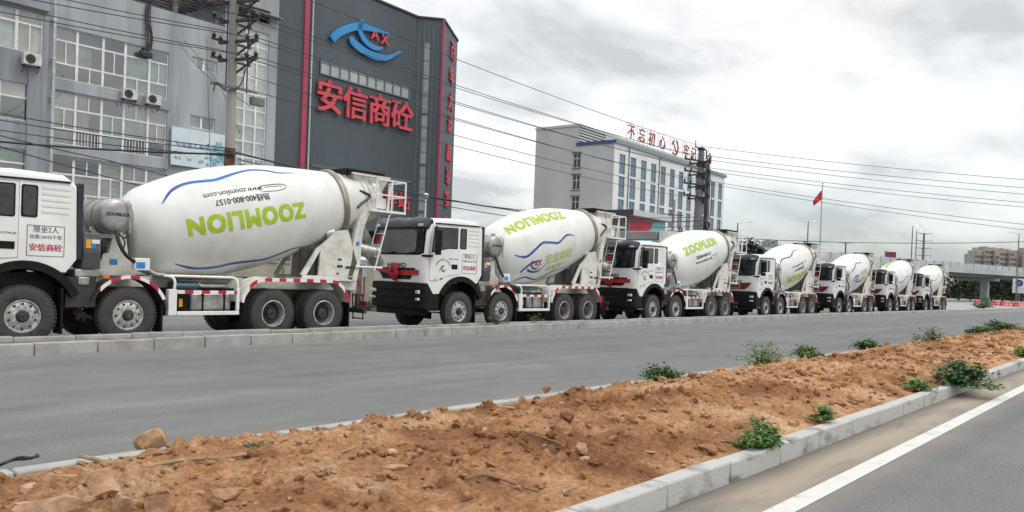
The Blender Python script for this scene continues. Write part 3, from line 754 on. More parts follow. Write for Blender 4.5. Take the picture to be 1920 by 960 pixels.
    for k, ch in enumerate('安信商品混凝土有限公司'):
        a = R(160-140*k/10); put_text(pl, text(ch, .07), (-.72+.27*math.cos(a), -1.231, 1.72+.22*math.sin(a)), (math.sin(a), 0, -math.cos(a)), (math.cos(a), 0, math.sin(a)))
    put_text(pl, text('SINOTRUK', .05, .001, xs=1.5), (-.32, -1.231, 1.97)); 
    put_text(pl, text('山东', .07), (-1.0, -1.231, 1.40)); put_text(pl, text('380', .075, .002), (-.78, -1.231, 1.43))
    for (p, w) in ax_logo_strokes():
        tmp = MB(); stroke(tmp, [(q.x*.13, q.y*.13) for q in p], [x*.13 for x in w]); M = frame_m((-.72, -1.231, 1.72), (1, 0, 0), (0, 0, 1)); tmp.xform(M); pl.add(tmp.v, tmp.f)
    pl.build('door_lettering', INK, t)
    build_wheels(t)
    return t, drum

def decal(truck_drum, mb, name, m): return mb.build(name, m, truck_drum, fix=False)
def waves(drum, up, lo, w=.078):
    b = MB(); drum_stroke(b, up, w*1.1, w*.7)
    if lo: drum_stroke(b, lo, w*1.1, w*.6)
    decal(drum, b, 'wave_stripe', BLUEL)
UPW = [(.60, 35), (.87, 49), (1.2, 54.5), (1.6, 51.5), (1.9, 51), (2.35, 57), (2.8, 62), (3.15, 60), (3.45, 55), (3.95, 57)]
LOW = [(.68, -45), (.9, -50.5), (1.16, -54.5), (1.55, -53.5), (1.96, -51), (2.4, -53.5), (2.8, -56), (3.2, -53), (3.5, -51.5), (4.0, -59)]
def face_maker(drum, deg, flip):
    """maker's name, hotline and web address"""
    b = MB(); drum_text(b, 'ZOOMLION', .50, 2.34, deg+(1 if flip else 0), flip, .023, xs=.98, gap=1.12); decal(drum, b, 'lettering', GREENL)
    s = -1 if flip else 1
    b = MB(); drum_text(b, '热线400-800-0157', .17, 2.2-.05*s, deg-s*21.5, flip, .003); drum_text(b, 'www.zoomlion.com', .17, 2.1, deg-s*31, flip, .001)
    # little outline of a mixer truck
    c, d = 3.05, deg-s*31
    drum_stroke(b, [(c-.30, d-4), (c-.34, d), (c-.25, d+3), (c+.1, d+4), (c+.34, d+3), (c+.38, d-1)], .02)
    drum_stroke(b, [(c-.30, d-4), (c, d-4.6), (c+.25, d-3.5), (c+.38, d-1)], .015); drum_stroke(b, [(c-.2, d+1), (c, d+1.4), (c+.3, d+1)], .012)
    decal(drum, b, 'hotline_lettering', INK)
def face_owner(drum, deg):
    b = MB(); drum_text(b, '安信商砼', .34, 2.55, deg+1, False, .006, xs=1.12); drum_text(b, '品质第一', .20, 2.5, deg-16, False, .002, xs=1.4); decal(drum, b, 'lettering', mat('pale_green_lettering', (.45, .55, .12), .5))
    b = MB()
    for p, w in ax_logo_strokes():
        V = MB(); stroke(V, [(q.x*.52, q.y*.34) for q in p], [x*.30 for x in w]); b.add(*wrap(V.v, V.f, 1.32, R(deg-4)))
    decal(drum, b, 'emblem', mat('navy_lettering', (.03, .07, .22), .5))
    b = MB(); drum_text(b, 'AX', .22, 1.47, deg-2, False, .004); decal(drum, b, 'emblem_letters', REDL)
def ribbon(t, kind):
    b = MB()
    if kind == 'bow':
        pts = [(y, 1.70-.07*math.sin(math.pi*(y+1.05)/2.1)+.05*y) for y in np.linspace(-1.0, 1.02, 18)]
        for i in range(17):
            (ya, za), (yb, zb) = pts[i], pts[i+1]; xa, xb = front_x(za)+fdx(ya)-.035, front_x(zb)+fdx(yb)-.035
            b.quad((xa, ya, za), (xb, yb, zb), (xb-.012, yb, zb-.13), (xa-.012, ya, za-.13)); b.quad((xa+.01, ya, za), (xa-.002, ya, za-.13), (xb-.002, yb, zb-.13), (xb+.01, yb, zb))
        for k in range(6):
            a = 2*math.pi*k/6+.3; b.lathe((-1.49, .0+.11*math.cos(a), 1.58+.11*math.sin(a)), (-1, .4*math.cos(a), .5*math.sin(a)), [(0, .02), (.03, .09), (.07, .10), (.1, .06), (.11, .01)], 10)
        b.box(-1.50, -1.485, -.12, -.01, 1.32, 1.55); b.box(-1.505, -1.49, .01, .11, 1.35, 1.55)
        b.build('ribbon', REDC, t, smooth=50, fix=False)
    else:
        zs = [1.72, 1.62, 1.50, 1.41]; hw = [.98, .92, .78, .64]
        for i in range(3):
            for k in range(10):
                f = lambda j, q: (front_x(zs[j])+fdx(hw[j])*.5-.034-.012*math.sin(q*2.2+j), -hw[j]+2*hw[j]*q/10, zs[j]-.03*math.sin(math.pi*q/10))
                b.quad(f(i, k), f(i, k+1), f(i+1, k+1), f(i+1, k))
        b.build('ribbon', REDD, t, smooth=60, fix=False)
        b = MB(); b.bar((-1.50, -.35, 1.62), (-1.50, .35, 1.62), .02); b.bar((-1.50, -.35, 1.44), (-1.50, .35, 1.44), .02); b.bar((-1.50, -.35, 1.44), (-1.50, -.35, 1.62), .02); b.bar((-1.50, .35, 1.44), (-1.50, .35, 1.62), .02)
        b.build('plate_frame', OFFW, t)

TRUCKS = [(5.08, 15.35), (15.88, 15.35), (26.4, 15.4), (37.3, 15.55), (48.3, 15.7), (59.1, 15.8), (69.4, 15.9)]
TL = ['nearest mixer truck, cut off by the left edge, hotline lettering upside down on its drum',
      'second mixer truck, red bow on its grille and eye-shaped emblem on its drum',
      'third mixer truck, red ribbon on grille, green lettering upright across its white drum',
      'fourth mixer truck, dark red cloth on grille and upside-down green lettering low on drum',
      'fifth mixer truck, parked behind the flagpole side, two blue waves on a white drum',
      'sixth mixer truck, second from the far end of the row, one grey wave across drum',
      'smallest and farthest mixer truck at the end of the row near the overpass']
def build_trucks():
    base, drum = build_truck()
    roots = [base]
    for i in range(6): roots.append(copy_tree(base))
    for i, (t, (x, y)) in enumerate(zip(roots, TRUCKS)):
        t.location = (x, y+1.2*.86, 0.0); t.scale = (1, .86, 1); t.rotation_euler = (0, 0, R(.6 if i else 0))
        tag(t, TL[i], 'mixer truck', 'concrete mixer trucks parked in a row')
        d = [c for c in t.children if c.name.split('.')[0] == 'drum'][0]
        if i == 0: face_maker(d, 0.5, True); waves(d, UPW, LOW)
        elif i == 1:
            b = MB(); drum_text(b, 'ZOOMLION', .50, 2.0, 53, True, .023, xs=.98, gap=1.12); decal(d, b, 'lettering', GREENL)
            face_owner(d, -20); waves(d, [(.50, 2), (.75, -4), (1.0, -5), (1.35, 3), (1.7, 10), (2.1, 7.5), (2.47, 4), (2.75, 8), (3.0, 12), (3.25, 11.5), (3.5, 8)], [(.7, -57), (.9, -50), (1.1, -46.5), (1.4, -52), (1.75, -57), (2.1, -51), (2.48, -45), (3.2, -47)])
        elif i == 2: face_maker(d, 32, False); waves(d, [(.75, -52), (.9, -57), (1.2, -58), (1.7, -56), (2.3, -50)], None, .04)
        elif i == 3: face_maker(d, -21, True); waves(d, [(.49, 32), (.7, 42), (.95, 45.5), (1.3, 42), (1.66, 40), (2.1, 46), (2.47, 51), (3.19, 48)], None)
        elif i == 4: face_owner(d, 2); waves(d, [(.7, 22), (1.0, 27), (1.34, 31.5), (1.8, 41), (2.3, 38), (2.87, 33.5)], [(1.1, -25), (1.3, -18), (1.55, -15.5), (2.0, -20), (2.4, -18)])
        elif i == 5: face_maker(d, 96, True); waves(d, [(.6, 5), (1.0, -3), (1.5, 0), (2.0, 8), (2.5, 4), (3.0, 9)], None)
        else: waves(d, [(.6, 24), (1.0, 17), (1.5, 15), (2.0, 23), (2.6, 18)], [(.8, -40), (1.2, -48), (2.0, -44)], .045)
        if i in (1, 2): ribbon(t, 'bow')
        if i >= 3: ribbon(t, 'cloth')
build_trucks()

# ================================================================ ground, roads, kerbs
def asphalt(name, base, gut=None, rough=0.85):
    m = bpy.data.materials.new(name); m.use_nodes = True
    nt = m.node_tree; N = nt.nodes; L = nt.links; p = N['Principled BSDF']; p.inputs['Roughness'].default_value = rough; p.inputs['Specular IOR Level'].default_value = 0.35
    g = N.new('ShaderNodeNewGeometry')
    def noise_(scale, detail, stretch=(1, 1, 1)):
        mp = N.new('ShaderNodeMapping'); mp.inputs['Scale'].default_value = stretch; L.new(g.outputs['Position'], mp.inputs[0])
        n = N.new('ShaderNodeTexNoise'); n.inputs['Scale'].default_value = scale; n.inputs['Detail'].default_value = detail; n.inputs['Roughness'].default_value = .65
        L.new(mp.outputs[0], n.inputs['Vector']); return n.outputs[0]
    def ramp(src, a, ca, b, cb):
        r = N.new('ShaderNodeValToRGB'); L.new(src, r.inputs[0]); e = r.color_ramp.elements; e[0].position = a; e[0].color = (*ca, 1); e[1].position = b; e[1].color = (*cb, 1); return r.outputs[0]
    def mul(a, b, f=1.0):
        x = N.new('ShaderNodeMix'); x.data_type = 'RGBA'; x.blend_type = 'MULTIPLY'; x.inputs[0].default_value = f; L.new(a, x.inputs[6]); L.new(b, x.inputs[7]); return x.outputs[2]
    c = ramp(noise_(1.0, 6, (.05, .9, 1)), .3, tuple(v*.80 for v in base), .7, tuple(v*1.15 for v in base))
    c = mul(c, ramp(noise_(.35, 5), .3, (.86, .86, .87), .7, (1.06, 1.05, 1.03)))
    c = mul(c, ramp(noise_(.9, 7, (1, 1.6, 1)), .36, (.88, .88, .88), .60, (1.04, 1.04, 1.04)))
    c = mul(c, ramp(noise_(1.0, 4, (.02, 2.6, 1)), .32, (.93, .93, .935), .66, (1.04, 1.04, 1.035)))
    c = mul(c, ramp(noise_(55, 3), .35, (.70, .70, .70), .65, (1.28, 1.28, 1.27)))
    c = mul(c, ramp(noise_(160, 2), .40, (.75, .75, .75), .66, (1.3, 1.3, 1.3)))
    if gut:
        s = N.new('ShaderNodeSeparateXYZ'); L.new(g.outputs['Position'], s.inputs[0])
        for (y0, y1, col, amt) in gut:
            mr = N.new('ShaderNodeMapRange'); L.new(s.outputs[1], mr.inputs[0]); mr.inputs[1].default_value = y0; mr.inputs[2].default_value = y1; mr.inputs[3].default_value = 0; mr.inputs[4].default_value = amt
            ns = N.new('ShaderNodeMapRange'); L.new(noise_(1.4, 6, (.45, 1.6, 1)), ns.inputs[0]); ns.inputs[1].default_value = .26; ns.inputs[2].default_value = .52
            mm = N.new('ShaderNodeMath'); mm.operation = 'MULTIPLY'; L.new(mr.outputs[0], mm.inputs[0]); L.new(ns.outputs[0], mm.inputs[1])
            x = N.new('ShaderNodeMix'); x.data_type = 'RGBA'; L.new(mm.outputs[0], x.inputs[0]); L.new(c, x.inputs[6]); x.inputs[7].default_value = (*col, 1); c = x.outputs[2]
    L.new(c, p.inputs['Base Color'])
    b = N.new('ShaderNodeBump'); b.inputs['Strength'].default_value = .35; b.inputs['Distance'].default_value = .01; L.new(noise_(90, 3), b.inputs['Height']); L.new(b.outputs[0], p.inputs['Normal'])
    return m
def sheet(name, x0, x1, y0, y1, z, m):
    b = MB(); b.quad((x0, y0, z), (x1, y0, z), (x1, y1, z), (x0, y1, z)); return tag(b.build(name, m), kind='structure')
EARTH = mat('bare_ground', (.20, .19, .16), .9, col2=(.11, .12, .08), scale=.08, lo=.4, hi=.6, world=True)
sheet('ground', -900, 2600, -900, 2600, -.012, EARTH)
sheet('near_road', -80, 420, -26, 2.72, 0, asphalt('near_asphalt', (.165, .167, .168), [(1.75, 2.35, (.33, .275, .205), .92), (2.45, 2.68, (.10, .095, .085), .8), (1.2, -1.0, (.21, .205, .19), .5)]))
sheet('main_road', -80, 420, 5.80, 17.5, 0, asphalt('main_asphalt', (.165, .168, .169), [(12.6, 14.1, (.23, .225, .215), .7), (7.2, 5.9, (.20, .18, .155), .6)]))
# white edge line, worn
LINE = mat('line_paint', (.58, .575, .55), .7, col2=(.42, .405, .37), scale=5, lo=.33, hi=.44, world=True, bump=.15, bscale=90)
sheet('road_marking', -40, 300, 2.015, 2.175, .004, LINE)
KERBM = mat('kerb_concrete', (.37, .37, .355), .8, col2=(.25, .25, .24), scale=2.4, lo=.34, hi=.58, world=True, bump=.25, bscale=55)
KERBD = mat('kerb_worn', (.43, .43, .41), .8, col2=(.16, .16, .155), scale=2.1, lo=.33, hi=.47, world=True, bump=.3, bscale=55, stretch=(1, 1, 2.2))
def ly(line, x):
    return float(np.interp(x, [p[0] for p in line], [p[1] for p in line]))
def kerb(name, line, w, h, L, m, jit=.006, x0=None, x1=None, seed=1):
    rnd = random.Random(seed); b = MB(); x = line[0][0] if x0 is None else x0; xe = line[-1][0] if x1 is None else x1
    while x < xe:
        l = L*(1 if x < 60 else 6); a = Vector((x+.006, ly(line, x), 0)); c = Vector((x+l-.006, ly(line, x+l), 0)); d = (c-a); ll = d.length; d.normalize(); nn = Vector((-d.y, d.x, 0))
        dz = rnd.uniform(-jit, jit); dy = rnd.uniform(-jit, jit)
        b.obox((a+c)/2+nn*(w/2+dy)+Vector((0, 0, h/2+dz-.03)), d, nn, (0, 0, 1), ll/2, w/2, h/2+.03); x += l
    o = b.build(name, m, bevel=.018, bseg=2); return tag(o, kind='structure')
NEAR_K = [(-30, 2.68), (300, 2.68)]
kerb('median_kerb', NEAR_K, .145, .17, .99, KERBD, .006, -6, 120, 3)
kerb('median_kerb', [(-30, 5.72), (300, 5.72)], .14, .165, .99, KERBM, .004, -10, 150, 4)
K1 = [(-30, 13.45), (4, 14.0), (21, 14.72), (50, 15.1), (80, 15.3), (140, 15.7), (300, 17)]
K2 = [(-30, 14.85), (4, 14.98), (21, 15.12), (50, 15.34), (80, 15.52), (140, 15.9), (300, 17.2)]
kerb('roadside_kerb', K1, .16, .20, .99, KERBM, .012, -12, 160, 5)
kerb('roadside_kerb', K2, .13, .225, .99, KERBM, .012, -12, 75, 6)
b = MB(); xs = [-12, 4, 21, 50, 74]
for i in range(4): b.quad((xs[i], ly(K1, xs[i])+.1, .15), (xs[i+1], ly(K1, xs[i+1])+.1, .15), (xs[i+1], ly(K2, xs[i+1])+.05, .15), (xs[i], ly(K2, xs[i])+.05, .15))
tag(b.build('verge_soil', mat('verge_soil', (.26, .21, .15), .95, var=.4, scale=5, world=True, bump=.5, bscale=30)), kind='structure')
b = MB(); xs = [-80, -12, 4, 21, 50, 75.9]
for i in range(5): b.quad((xs[i], ly(K2, xs[i])+.06, .004), (xs[i+1], ly(K2, xs[i+1])+.06, .004), (xs[i+1], 45, .004), (xs[i], 45, .004))
tag(b.build('service_road', asphalt('service_concrete', (.20, .20, .195))), kind='structure')
# concrete apron past the end of the row
sheet('concrete_apron', 76, 330, 15.95, 60, .008, mat('apron_concrete', (.32, .32, .31), .85, var=.15, scale=.3, world=True))

# ---------------------------------------------------------------- earth median
def soil_material():
    m = bpy.data.materials.new('red_soil'); m.use_nodes = True
    nt = m.node_tree; N = nt.nodes; L = nt.links; p = N['Principled BSDF']; p.inputs['Roughness'].default_value = .95; p.inputs['Specular IOR Level'].default_value = .15
    g = N.new('ShaderNodeNewGeometry')
    def nz(s, d=6, r=.65):
        n = N.new('ShaderNodeTexNoise'); n.inputs['Scale'].default_value = s; n.inputs['Detail'].default_value = d; n.inputs['Roughness'].default_value = r; L.new(g.outputs['Position'], n.inputs['Vector']); return n.outputs[0]
    r1 = N.new('ShaderNodeValToRGB'); L.new(nz(1.1, 8), r1.inputs[0]); e = r1.color_ramp.elements
    e[0].position = .30; e[0].color = (.28, .132, .064, 1); e[1].position = .72; e[1].color = (.71, .485, .315, 1); x = e.new(.5); x.color = (.52, .288, .148, 1)
    r2 = N.new('ShaderNodeValToRGB'); L.new(nz(26, 6, .7), r2.inputs[0]); e = r2.color_ramp.elements; e[0].position = .32; e[0].color = (.52, .47, .42, 1); e[1].position = .66; e[1].color = (1.22, 1.22, 1.20, 1)
    mx = N.new('ShaderNodeMix'); mx.data_type = 'RGBA'; mx.blend_type = 'MULTIPLY'; mx.inputs[0].default_value = 1; L.new(r1.outputs[0], mx.inputs[6]); L.new(r2.outputs[0], mx.inputs[7])
    r3 = N.new('ShaderNodeValToRGB'); L.new(nz(5.5, 5), r3.inputs[0]); e = r3.color_ramp.elements; e[0].position = .60; e[0].color = (0, 0, 0, 1); e[1].position = .72; e[1].color = (1, 1, 1, 1)
    m2 = N.new('ShaderNodeMix'); m2.data_type = 'RGBA'; L.new(r3.outputs[0], m2.inputs[0]); L.new(mx.outputs[2], m2.inputs[6]); m2.inputs[7].default_value = (.40, .25, .11, 1)
    r4 = N.new('ShaderNodeValToRGB'); L.new(nz(.55, 4), r4.inputs[0]); e = r4.color_ramp.elements; e[0].position = .38; e[0].color = (.74, .68, .65, 1); e[1].position = .56; e[1].color = (1.05, 1.05, 1.05, 1)
    m4 = N.new('ShaderNodeMix'); m4.data_type = 'RGBA'; m4.blend_type = 'MULTIPLY'; m4.inputs[0].default_value = 1; L.new(m2.outputs[2], m4.inputs[6]); L.new(r4.outputs[0], m4.inputs[7]); L.new(m4.outputs[2], p.inputs['Base Color'])
    b = N.new('ShaderNodeBump'); b.inputs['Strength'].default_value = 1.0; b.inputs['Distance'].default_value = .035; L.new(nz(38, 7, .75), b.inputs['Height']); L.new(b.outputs[0], p.inputs['Normal'])
    return m
def soil_h(x, y):
    v = (y-2.81)/(5.74-2.81)
    prof = max(0.0, math.sin(math.pi*min(1, max(0, v))))**.8
    edge = min(1, min(v, 1-v)/.10); edge = max(edge, 0)
    h = .135+prof*(.17+.07*noise.noise((x*.25, 3.1, 0)))
    big = noise.noise((x*.8, y*1.1, 1.7))*.055+noise.noise((x*2.1, y*2.4, 5.2))*.040
    d, _ = noise.voronoi((x*4.2, y*5.0, .3)); c1 = max(0, .42-d[0])*.30*(noise.noise((x*1.7, y*1.7, 9))+.5)
    d, _ = noise.voronoi((x*11+noise.noise((x*5, y*5, 2))*.6, y*12, 4.3)); c2 = max(0, .40-d[0])*.16*(noise.noise((x*3.1, y*3.1, 4))+.55)
    fine = noise.noise((x*8, y*8, 1))*.018+noise.noise((x*15, y*15, 7))*.013+abs(noise.noise((x*31, y*31, 3)))*.010
    return h+(big+c1+max(c2, -.004)+fine)*(.18+.82*edge)
def build_soil():
    ys = np.linspace(2.80, 5.75, 104)
    xs = []; x = -2.0
    while x < 80:
        xs.append(x); dist = math.hypot(max(x-2, 0), 4); x += .026 if x < 7 else min(.6, .0045*dist+.004*max(0, x-7))
    b = MB()
    for xx in xs:
        for y in ys: b.v.append((xx, float(y), soil_h(xx, float(y))))
    n = len(ys)
    for i in range(len(xs)-1):
        for j in range(n-1): b.f.append([i*n+j, (i+1)*n+j, (i+1)*n+j+1, i*n+j+1])
    b.mi = [0]*len(b.f)
    o = b.build('median_soil', SOIL, fix=False)
    o.data.polygons.foreach_set('use_smooth', [True]*len(o.data.polygons)); tag(o, kind='structure')
SOIL = soil_material()
build_soil()
STONE = mat('stone_tan', (.42, .25, .14), .9, col2=(.20, .10, .052), scale=9, lo=.36, hi=.62, bump=.6, bscale=28)
STONE2 = mat('stone_pale', (.46, .32, .20), .9, col2=(.27, .15, .08), scale=9, lo=.36, hi=.6, bump=.5, bscale=28)
CLOD = mat('clod_brown', (.33, .17, .085), .95, col2=(.13, .055, .028), scale=8, lo=.36, hi=.6, bump=.7, bscale=30)
SOILROCK = SOIL
def rock_verts(c, r, sq, rz, seed, sub=2):
    bm = bmesh.new(); bmesh.ops.create_icosphere(bm, subdivisions=sub, radius=1.0)
    rnd = random.Random(seed); pl = [(Vector((rnd.gauss(0, 1), rnd.gauss(0, 1), rnd.gauss(0, .8))).normalized(), rnd.uniform(.42, .72)) for _ in range(13)]
    off = Vector((seed*1.7, seed*.3, seed*2.1)); M = Matrix.Rotation(rz, 3, 'Z'); V = []
    for i, v in enumerate(bm.verts):
        v.index = i; p = v.co.copy()
        for n, d in pl:
            k = p.dot(n)-d
            if k > 0: p -= n*k*.97
        p *= 1+.10*noise.noise(v.co*1.8+off)+.05*noise.noise(v.co*5+off)
        p = M @ Vector((p.x*sq[0], p.y*sq[1], p.z*sq[2]))*r; V.append(tuple(Vector(c)+p))
    F = [[v.index for v in f.verts] for f in bm.faces]; bm.free(); return V, F
def build_rocks():
    big = [((95, 948), .15, (1.2, .8, .5), STONE2, 'large flat pale rock half buried at the lower left corner of the soil'),
           ((195, 925), .115, (.8, .9, 1.0), STONE, 'upright tan rock standing just right of the large flat pale rock'),
           ((228, 945), .10, (.75, .7, 1.0), STONE2, 'narrow pale upright rock touching the tan upright rock'),
           ((297, 945), .125, (1.1, .9, .8), STONE, 'rounded orange-tan rock at the bottom edge, right of the two upright rocks'),
           ((285, 830), .17, (1.25, .7, .62), STONE, 'broad brown rock lying on the far kerb of the median at left'),
           ((116, 905), .10, (1.1, .8, .6), STONE, 'angular tan rock behind the large flat pale rock'),
           ((60, 912), .08, (1.2, .8, .6), STONE2, 'low pale rock left of the angular tan rock'),
           ((418, 932), .085, (1.3, .8, .55), STONE, 'low tan rock half sunk in soil, alone right of the rounded orange one'),
           ((175, 903), .07, (1, .9, .7), CLOD, 'dark reddish clod behind the tan upright rock'),
           ((788, 783), .07, (.9, .8, .9), CLOD, 'dark brown clod beside the far kerb, next to a paler lump'),
           ((772, 778), .065, (1.1, .8, .8), STONE, 'paler lump of earth beside the dark clod at the far kerb'),
           ((857, 795), .075, (1, .8, .7), CLOD, 'dark red clod in the middle of the soil, near a twig'),
           ((1023, 735), .075, (1.1, .9, .75), CLOD, 'brown clod sitting on the far kerb line at the centre'),
           ((1060, 783), .10, (1.3, .8, .6), CLOD, 'dark split clod on top of the soil ridge at the centre'),
           ((1088, 845), .07, (.9, .9, 1.0), STONE2, 'pale grey-tan stone standing near the middle of the slope'),
           ((1250, 742), .085, (1.3, .8, .55), STONE2, 'pale slab of stone on the soil behind the bushy weed'),
           ((1540, 757), .095, (1.2, .8, .6), STONE2, 'pale rock on the soil directly behind a small kerbside weed'),
           ((1600, 745), .11, (1.2, .8, .6), STONE, 'tan rock right of the pale rock near the kerb'),
           ((1325, 830), .10, (1.2, .9, .7), CLOD, 'reddish lump at the foot of the slope near the largest kerb weed'),
           ((742, 872), .075, (1.4, .9, .55), STONE, 'tan slab of earth on the lower slope left of centre')]
    for k, ((px, py), r, sq, m, lab) in enumerate(big):
        p = onz(px, py, .27)
        for _ in range(4): p = onz(px, py, soil_h(p.x, max(2.85, min(5.8, p.y)))+r*sq[2]*.35)
        y = p.y
        z0 = soil_h(p.x, y) if 2.8 < y < 5.74 else .17
        V, F = rock_verts((0, 0, 0), r, sq, k*1.3, k+3, 3)
        b = MB(); b.add(V, F); o = b.build('rock', m, smooth=22); o.location = (p.x, y, z0+r*sq[2]*.28)
        tag(o, lab, 'rock', 'rocks on the earth median')
    rnd = random.Random(11)
    for mm, cnt, nm in ((STONE, 900, 0), (CLOD, 1000, 1), (SOILROCK, 2400, 3), (STONE2, 220, 2)):
        b = MB()
        for k in range(cnt):
            x = -1.5+(rnd.random()**1.7)*(34 if nm < 3 else 46); y = rnd.uniform(2.88, 5.66) if nm < 3 else min(5.5, max(2.95, rnd.gauss(4.2, .75)))
            r = rnd.choice([.012, .016, .02, .025, .03, .04, .055] if nm < 3 else [.02, .025, .03, .04, .055, .075])*rnd.uniform(.7, 1.2)
            if x > 9: r *= 1.35
            V, F = rock_verts((x, y, soil_h(x, y)+r*.2), r, (rnd.uniform(.8, 1.5), rnd.uniform(.7, 1.1), rnd.uniform(.5, .8)), rnd.uniform(0, 6), k+nm*1000+50, 1)
            b.add(V, F)
        tag(b.build('rubble', mm, smooth=25), kind='stuff')
build_rocks()
TWIG = mat('dry_twig', (.38, .27, .15), .8, var=.3, scale=9)
def twig(px, r, lab, m=TWIG, name='twig', cat='twig', lift=.03):
    pts = []
    for (x, y) in px:
        p = onz(x, y, .2)
        for _ in range(4): p = onz(x, y, (soil_h(p.x, p.y) if 2.81 < p.y < 5.73 else .17)+lift)
        pts.append(p)
    b = MB(); b.sweep(smooth_pts(pts, 5), r, 6); tag(b.build(name, m, smooth=50), lab, cat)
twig([(150, 855), (200, 866), (260, 875), (310, 868), (350, 862), (420, 858), (467, 850)], .014, 'long pale bent stick lying on the soil behind the near rocks')
twig([(240, 856), (252, 862), (265, 868)], .008, 'short stub of stick crossing the long pale stick')
twig([(872, 898), (905, 890), (945, 900), (985, 915), (1010, 922)], .009, 'thin brown twig on the lower slope near the centre', mat('twig_brown', (.20, .12, .07), .85))
twig([(978, 808), (1010, 818), (1045, 830), (1060, 838)], .008, 'dark thin root on the middle of the slope', mat('twig_brown', (.20, .12, .07), .85))
twig([(640, 848), (668, 838)], .008, 'short straw-coloured stick left of centre on the soil')
twig([(0, 872), (25, 862), (50, 860), (72, 855)], .011, 'black cable end lying over the far kerb at the left edge', HOSE, 'cable', 'cable', .02)
twig([(8, 868), (35, 857), (60, 858), (70, 852)], .008, 'thinner black cable tangled with the thicker one at left edge', HOSE, 'cable', 'cable', .035)

# ---------------------------------------------------------------- weeds, trees
LEAF = [mat('leaf_dark', (.065, .15, .038), .6, var=.55, scale=9), mat('leaf_mid', (.13, .25, .05), .6, var=.45, scale=9), mat('leaf_dry', (.14, .165, .085), .65, var=.4, scale=9)]
STEM = mat('weed_stem', (.10, .11, .05), .7)
def weed(p, w, h, n, lab, lm, seed, ls=.035, airy=False, cat='weed'):
    w *= 1.35; h *= .82; rnd = random.Random(seed); s = MB(); f = MB(); tips = []
    for k in range(max(6, n//18)):
        a = rnd.uniform(0, 6.283); t = rnd.uniform(.2, 1)*(1.25 if rnd.random() < .2 else 1); d = Vector((math.cos(a)*w*.5*t, math.sin(a)*w*.35*t, h*rnd.uniform(.5, 1.0)*(1.1-.75*t*t)))
        mid = d*.5+Vector((0, 0, h*.12)); s.sweep([(0, 0, -.03), mid*.6, mid, d], [.006, .005, .004, .002], 5); tips.append((mid, d))
    n = int(n*(1.5 if airy else 2.6))
    for k in range(n):
        m, d = rnd.choice(tips); u = rnd.random()**(.8 if not airy else .5); c = m.lerp(d, u) if rnd.random() < .6 else d*(u*.9)*Vector((1, 1, 0)).length*.7 if rnd.random() < .5 else m*u
        c = c+Vector((rnd.gauss(0, w*.055), rnd.gauss(0, w*.05), rnd.gauss(0, h*.08)-.02)); c.z = max(c.z, .01)
        a = rnd.uniform(0, 6.283); L = ls*rnd.uniform(.6, 1.35); e = rnd.uniform(-.5, .7)
        u1 = Vector((math.cos(a)*math.cos(e), math.sin(a)*math.cos(e), math.sin(e))); v1 = u1.cross(Vector((rnd.gauss(0, .4), rnd.gauss(0, .4), 1))).normalized()*L*.36
        f.quad(c, c+u1*L*.5+v1, c+u1*L-Vector((0, 0, L*.15)), c+u1*L*.5-v1)
    t = empty('weed', p, 0, lab, cat, 'weeds on the kerbs and median')
    s.build('stem', STEM, t); f.build('foliage', lm, t, fix=False)
    return t
def on_soil(px, py):
    p = onz(px, py, .2)
    for _ in range(4): p = onz(px, py, soil_h(p.x, p.y) if 2.81 < p.y < 5.73 else .165)
    return p
for (px, py, w, h, n, lab, m, sd_, ls, airy) in [
    (1240, 712, .72, .30, 420, 'bushy green weed on the far kerb, leftmost of the far-side weeds', 0, 1, .05, False),
    (1425, 685, 1.0, .52, 420, 'tall airy weed with thin twigs on the far kerb, left of a dense green one', 1, 2, .05, True),
    (1512, 672, .72, .36, 520, 'dense bright green weed right of the airy twiggy weed', 1, 3, .055, False),
    (1625, 656, .72, .34, 430, 'dark green weed alone between the dense weed and the purple-tinged one', 0, 4, .06, False),
    (1745, 642, .95, .50, 380, 'dull dark weed with feathery top further along the far kerb', 2, 5, .07, True),
    (1838, 627, 1.1, .38, 330, 'low green weed at the left end of the far weed patch', 0, 6, .08, False),
    (1880, 620, 1.8, .48, 600, 'broad dark green weed patch near the right edge, farthest of the far-side weeds', 0, 7, .09, False),
    (1430, 838, .42, .30, 480, 'sprawling green weed hanging over the near kerb, closest to the camera', 1, 8, .042, False),
    (1546, 786, .30, .18, 300, 'small bright green weed beside a pale rock at the near kerb', 1, 9, .036, False),
    (1722, 732, .50, .24, 320, 'low pale green weed just left of the largest kerb bush', 1, 10, .05, False),
    (1805, 720, .95, .50, 1100, 'largest dark green bush growing over the near kerb', 0, 11, .06, False),
    (1917, 668, .6, .3, 220, 'small green weed cut by the right edge of the median', 1, 12, .06, False),
    (476, 838, .30, .06, 30, 'tiny sparse grass tuft on the soil by the long stick', 2, 13, .03, True)]:
    weed(on_soil(px, py), w, h, n, lab, LEAF[m], sd_, ls, airy)
for (px, py, w, h, n, lab, m, sd_, ls, air) in [(932, 612, .7, .55, 330, 'dry yellow-green weed in the roadside verge before the second truck wheels', 2, 21, .05, True), (1000, 607, .8, .42, 150, 'thin dry weed in the verge under the second truck side guard', 2, 22, .045, True),
                                       (1840, 577, 3.0, .7, 260, 'low scrub at the road edge behind the last truck', 0, 23, .2, False)]:
    weed(onz(px, py, .15), w, h, n, lab, LEAF[m], sd_, ls, air)
BARK = mat('bark', (.10, .075, .05), .9, var=.3, scale=5)
